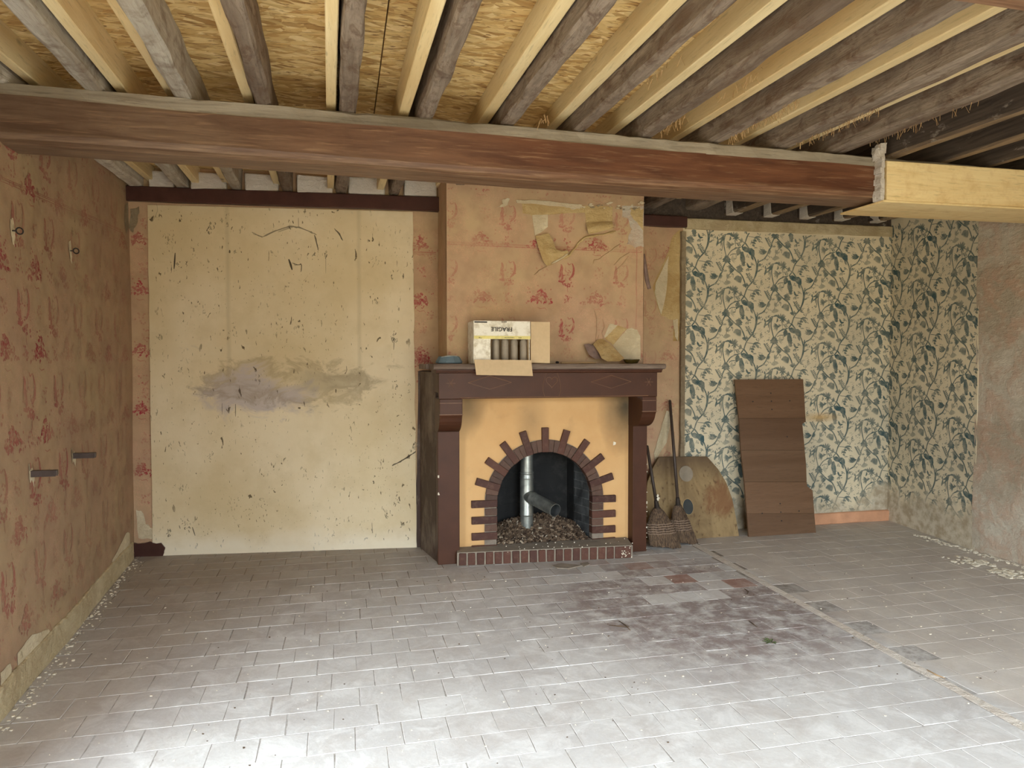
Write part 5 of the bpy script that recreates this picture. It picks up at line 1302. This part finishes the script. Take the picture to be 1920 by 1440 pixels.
# rust-stained closing panel with cut corners
t = thing('closing_panel', (2.85, 5.1, 0), 'rust-stained arched wooden fireplace cover with two round holes, leaning behind the brooms', 'panel')
Yb, Yt, zt_ = 5.11, 5.27, .645
def onlean(x, y, yb, yt, zt):
    Y = yb
    for _ in range(8): P = PY(x, y, Y); Y = yb+(yt-yb)*max(0, P.z)/zt
    return PY(x, y, Y)
ol = [(1208, 950), (1214, 905), (1224, 878), (1236, 857), (1326, 856), (1347, 880), (1362, 905), (1373, 935), (1379, 965), (1386, 1008), (1300, 1012), (1208, 1018)]
pts = [onlean(x, y, Yb, Yt, zt_) for x, y in ol]
for p in pts[-3:]: p.z = .001; 
pts[-1].y = pts[-2].y = pts[-3].y = Yb
mb = MB(); mb.prism([tuple(p) for p in pts], (0, .014, 0)); obj('board', mb, m_rusty, t, bevel=.002)
def disc(x, y, rx, rz, off, mat, name, parent, yb, yt, zt, dep=.004, n=24):
    c = onlean(x, y, yb, yt, zt); mb = MB(); k = (yt-yb)/zt
    mb.prism([(c.x+rx*math.cos(2*PI*i/n), c.y-off+k*rz*math.sin(2*PI*i/n), c.z+rz*math.sin(2*PI*i/n)) for i in range(n)], (0, dep, 0)); return obj(name, mb, mat, parent)
disc(1286, 888, .060, .062, .006, flat('grey_disc_paint', lin(134, 122, 104), .1, .7, 20, .1), 'round_plug', t, Yb, Yt, zt_, .008)
disc(1290, 950, .047, .063, .002, flat('worn_hole_edge', lin(176, 150, 104), .1, .8, 20, .1), 'hole_rim', t, Yb, Yt, zt_)
disc(1290, 950, .044, .060, .004, flat('hole_shadow_blue', lin(62, 64, 62), .15, .9, 12, .1), 'flue_hole', t, Yb, Yt, zt_)
# brown laminate board in five strips
t = thing('laminate_board', (3.5, 5.1, 0), 'tall brown notched laminate board leaning against the foliage wallpaper', 'board')
Yb, Yt, zt_ = 5.065, 5.27, 1.262
def zz(x, y): return (1360+x/4.365, 690+y/4.365)
lefts = [(78, 93), (113, 410), (128, 672), (157, 932), (177, 1190), (192, 1392)]
cuts = [[(637, 90), (645, 200), (657, 410)], [(657, 410), (658, 438), (630, 458), (650, 672)], [(650, 672), (662, 800), (666, 932)], [(666, 932), (670, 968), (714, 1003), (728, 1190)], [(728, 1190), (742, 1355)]]
for i in range(5):
    px = [zz(*lefts[i])]+[zz(*q) for q in cuts[i]]+[zz(*lefts[i+1])]
    off = [0, .0012, .0004, .0016, .0008][i]
    P = [onlean(x, y, Yb, Yt, zt_)-Vector((0, off, 0)) for x, y in px]
    g = .0012
    for q in P:
        pass
    if i == 4:
        for q in (P[-1], P[-2]): q.z = max(q.z, .001)
    P[0].z -= g; P[1].z -= g
    mb = MB(); mb.prism([tuple(q) for q in P], (0, .018, 0)); pl = obj('plank', mb, m_fb[i % 3], t, bevel=.001)
holes = [(371, 206), (224, 275), (376, 271), (526, 268), (380, 339), (505, 562), (447, 1110), (300, 1189), (453, 1179), (602, 1170), (459, 1250)]
for x, y in holes:
    mb = MB(); c = onlean(*zz(x, y), Yb, Yt, zt_); n = 8; mb.prism([(c.x+.006*math.cos(2*PI*i/n), c.y-.003+.0009*math.sin(2*PI*i/n), c.z+.006*math.sin(2*PI*i/n)) for i in range(n)], (0, .001, 0))
    obj('screw_hole', mb, m_black, t)
# brooms
def broom(name_lbl, base, collar, top, hw, bend, hz=.36, seed=1, flipx=1):
    r = random.Random(seed); base, collar, top = Vector(base), Vector(collar), Vector(top)
    t = thing('broom', base, name_lbl, 'broom', 'old brooms beside the fireplace')
    mb = MB(); mb.tube([collar-(top-collar).normalized()*.02, collar.lerp(top, .5), top-(top-collar).normalized()*.006, top], [.0125, .0125, .0115, .006], 12); obj('handle', mb, m_handle, t, smooth=True)
    d = (top-collar).normalized()
    mb = MB(); mb.tube([collar-d*.045, collar-d*.035, collar+d*.02, collar+d*.03], [.026, .022, .016, .0135], 14); obj('collar', mb, m_tin, t, smooth=True)
    # head: flattened, widening to the tips, bent to one side
    s0 = collar-d*.03; mb = MB(); n = 26; rows = 12; L = []
    for j in range(rows+1):
        q = j/rows; w = .028+(hw-.028)*min(1, (q*2.3))**.75+(.02*q if q > .4 else 0); th = .024+.016*math.sin(PI*min(1, q*1.3)*.5)
        cx = s0.x+(base.x-s0.x)*q+bend*q*q; cy = s0.y+(base.y-s0.y)*q; cz = s0.z+(base.z+.012-s0.z)*q
        row = []
        for i in range(n):
            a = 2*PI*i/n; rr = 1+.05*noise.noise(Vector((i*1.7, q*1.5, seed)))*2
            z = cz+(0 if j < rows else r.uniform(-.008, .012)+.018*math.cos(a)*-flipx)
            row.append((cx+w*math.cos(a)*rr, cy+th*math.sin(a)*rr, max(z, base.z+.002)))
        L.append(row)
    for row in L: mb.v += row
    for j in range(rows):
        for i in range(n): mb.f.append((j*n+i, j*n+(i+1) % n, (j+1)*n+(i+1) % n, (j+1)*n+i)); mb.mi.append(0); mb.fa.append(0)
    mb.f.append(tuple(rows*n+i for i in range(n))[::-1]); mb.mi.append(0); mb.fa.append(0)
    # loose straws along the surface
    for k in range(220):
        i = r.randrange(n); j0 = r.uniform(1, 6); j1 = rows
        a0 = Vector(L[int(j0)][i]); a1 = Vector(L[rows][i]); c0 = sum((Vector(p) for p in L[int(j0)]), Vector())/n; c1 = sum((Vector(p) for p in L[rows]), Vector())/n
        o0 = (a0-c0).normalized()*.002; o1 = (a1-c1).normalized()*r.uniform(.001, .008); mid = Vector(L[(int(j0)+rows)//2][i])+o0*1.2; w = Vector((.0011, 0, 0))
        e = a1+o1; e.z = max(e.z-r.uniform(0, .006), base.z+.001)
        A, B, D = a0+o0, mid, e; mb.add([A-w, A+w, B+w, B-w, D+w, D-w], [(0, 1, 2, 3), (3, 2, 4, 5)])
    obj('straw_head', mb, m_straw, t)
    for q in ([.40, .46, .52, .58, .64]):
        j = q*rows; a = int(j); f = j-a; mb = MB(); P = []
        for i in range(n+1):
            A = Vector(L[a][i % n]).lerp(Vector(L[a+1][i % n]), f); P.append(A)
        c = sum(P[:-1], Vector())/n; P = [c+(p-c)*1.025+Vector((0, 0, .002*math.sin(i*2))) for i, p in enumerate(P)]
        mb.tube(P, .0022, 5, 0, False); obj('stitching', mb, m_stitch, t)
    return t
def bw(x, y, Y): return PY(x, y, Y)
b1_ = bw(1246, 1028, 4.90); c1_ = bw(1231, 945, 4.99); t1_ = bw(1213, 835, 5.12)
t = broom('dark straw broom closest to the fireplace, its handle half hidden by the pilaster', (b1_.x-.02, 4.90, 0), c1_, t1_, .100, .03, seed=3)
mb = MB()
for k in range(7):
    p = c1_+Vector((R.uniform(-.015, .015), -.02, .055+R.uniform(-.02, .03))); r = R.uniform(.006, .012); mb.tube([p-Vector((0, 0, r)), p, p+Vector((0, 0, r))], [r*.4, r, r*.4], 6)
obj('rag_knot', mb, m_crumb, t, smooth=True)
b2_ = bw(1285, 1022, 4.99); c2_ = bw(1271, 940, 5.06); t2_ = bw(1256, 750, 5.29)
broom('curved straw broom with long dark handle, second from the fireplace', (b2_.x-.05, 4.99, 0), c2_, t2_, .072, .055, seed=8)

# ================================================================== LEFT WALL FITTINGS
def wallpt(x, y): return FL.p(*onLz([(x, y)])[0])
for i, (x, y, lb_) in enumerate(((28, 432, 'iron screw eye high on the left wall, nearer the photo edge'), (140, 470, 'iron screw eye high on the left wall, nearer the corner'))):
    p = wallpt(x-8, y); t = thing('screw_eye', p, lb_, 'hook', 'screw eyes in the left wall')
    mb = MB(); mb.tube([p-Vector((.01, 0, 0)), p+Vector((.018, 0, 0))], .003, 8); obj('shank', mb, m_black, t, smooth=True)
    c = p+Vector((.032, 0, 0)); mb = MB(); mb.tube([c+Vector((.014*math.cos(a), -.004*math.sin(a), .014*math.sin(a))) for a in [2*PI*k/16 for k in range(17)]], .0032, 8, 0, False); obj('ring', mb, m_black, t, smooth=True)
    u, z = FL.uv(p); patch(FL, wall_left, m_patch, [(u-.02, z+.05), (u+.01, z+.06), (u+.022, z-.01), (u+.012, z-.07), (u-.012, z-.05), (u-.02, z-.01)], .003, jit=.006)
for i, (xa, ya, xb, lb_) in enumerate(((58, 890, 108, 'grey metal shelf bracket on the left wall, lower and nearer the photo edge'), (136, 856, 180, 'grey metal shelf bracket on the left wall, nearer the corner'))):
    p = wallpt(xa, ya); t = thing('shelf_bracket', p, lb_, 'bracket', 'metal brackets in the left wall')
    Ln = PY(xb, ya-3, p.y).x-p.x
    mb = MB(); mb.box((p.x-.02, p.y-.012, p.z-.004), (p.x+Ln, p.y+.012, p.z+.018)); obj('bar', mb, m_rod, t, bevel=.002)
    mb = MB(); mb.box((p.x-.02, p.y-.016, p.z-.010), (p.x+Ln-.004, p.y-.012, p.z+.018)); mb.box((p.x-.02, p.y+.012, p.z-.010), (p.x+Ln-.004, p.y+.016, p.z+.018)); obj('flange', mb, m_rod, t)
    u, z = FL.uv(p); patch(FL, wall_left, m_patch, [(u-.03, z+.02), (u+.01, z+.03), (u+.03, z-.01), (u+.015, z-.06), (u-.005, z-.03), (u-.03, z-.03)], .003, jit=.006)
    patch(FL, wall_left, m_grey, [(u-.035, z+.05), (u-.015, z+.055), (u-.012, z-.02), (u-.035, z-.02)], .002, jit=.004)

# ================================================================== SMALL LITTER
def crumbs(n, fx, smin=.002, smax=.008):
    mb = MB()
    for k in range(n):
        x, y = fx(); r = R.uniform(smin, smax)*R.uniform(.4, 1); mb.box((x-r, y-r*.7, .001), (x+r, y+r*.7, .001+r*.7), 0, r*.3)
    return mb
tag(obj('plaster_crumbs', crumbs(260, lambda: (lambda y: (XW(y)+.02+abs(R.gauss(0, .035)), y))(R.uniform(3.0, 5.5))), m_crumb, None, (-1.3, 4, 0)), 'pale plaster crumbs along the foot of the left wall', 'crumbs', None, 'stuff')
tag(obj('plaster_crumbs', crumbs(260, lambda: (4.56-abs(R.gauss(0, .035)), R.uniform(3.4, 4.8)), .002, .013), m_crumb, None, (4.5, 4.2, 0)), 'flaked plaster lying along the foot of the bare right wall', 'crumbs', None, 'stuff')
tag(obj('floor_grit', crumbs(420, lambda: (R.uniform(-1.1, 4.2), R.uniform(2.3, 4.62)), .001, .005), m_crumb, None, (1.5, 3.5, 0)), 'pale grit scattered over the tiled floor', 'grit', None, 'stuff')
tag(obj('dark_grit', crumbs(240, lambda: (R.uniform(-.8, 3.6), R.uniform(2.3, 4.62)), .001, .0045), m_twig, None, (1.5, 3.6, 0)), 'dark specks of dirt scattered over the tiled floor', 'grit', None, 'stuff')
mb = MB()
for (px, n) in (((1820, 1055), 60), ((1890, 1075), 50)):
    c = PZ(px[0], px[1], 0)
    for k in range(n):
        x, y = c.x+R.gauss(0, .06), c.y+R.gauss(0, .06); x = min(x, 4.54); r = R.uniform(.004, .02); mb.box((x-r, y-r*.8, .001), (x+r, y+r*.8, .003+r*.3), 0, r*.3)
tag(obj('plaster_flakes', mb, m_crumb, None, (4.4, 4.1, 0)), 'heap of grey plaster flakes by the right wall, nearest the photo edge', 'flakes', None, 'stuff')
def twig(lbl, pxs, r=.003, mat=m_twig, cat='twig', name='twig'):
    P = [PZ(x, y, 0)+Vector((0, 0, r+.003)) for x, y in pxs]; mb = MB(); mb.tube(P, [r*.6]+[r]*(len(P)-2)+[r*.5] if len(P) > 2 else r, 6)
    return tag(obj(name, mb, mat, None, tuple(P[0]), smooth=True), lbl, cat)
twig('straight dry twig on the tiles in front of the hearth', [(1142, 1174), (1160, 1176), (1180, 1177)])
twig('short dry twig crossing the straight one, pointing at the camera', [(1160, 1166), (1172, 1174), (1182, 1184)])
twig('curved black twig on the dark tiles right of the hearth', [(1396, 1106), (1403, 1111), (1401, 1116)])
twig('short brown twig at the dark tile nearest the cement strip', [(1404, 1166), (1412, 1172), (1420, 1178)])
twig('thin pale stick beside the cement strip at the right', [(1738, 1258), (1756, 1268), (1772, 1274)], .003, m_stick)
twig('thin reed lying left of the cement strip, near the twigs', [(1452, 1147), (1465, 1146), (1480, 1147)], .002)
c = PZ(1446, 1206, 0); mb = MB()
for k in range(8):
    a = R.uniform(0, 2*PI); l = R.uniform(.03, .06); e = c+Vector((l*math.cos(a), l*math.sin(a), .01)); s_ = Vector((-math.sin(a), math.cos(a), 0))*.007; m_ = c.lerp(e, .55)+Vector((0, 0, .008))
    mb.add([c+Vector((0, 0, .004)), m_-s_, e, m_+s_], [(0, 1, 2, 3)])
tag(obj('dry_sprig', mb, m_leafm, None, tuple(c)), 'dry green leafy sprig on the tiles left of the cement strip', 'sprig')
# broken slate by the hearth
for lbl, px in (('broken flat piece of grey tile lying before the right half of the hearth', [(1035, 1062), (1052, 1058), (1070, 1060), (1092, 1062), (1066, 1068), (1045, 1067)]), ('small broken grey chip lying right of the bigger tile piece at the hearth', [(1088, 1058), (1102, 1056), (1106, 1060), (1096, 1064)])):
    mb = MB(); mb.prism([tuple(PZ(x, y, 0)+Vector((0, 0, .003))) for x, y in px][::-1], (0, 0, .006)); tag(obj('tile_shard', mb, m_hearth, None, tuple(PZ(*px[0], 0))), lbl, 'shard')
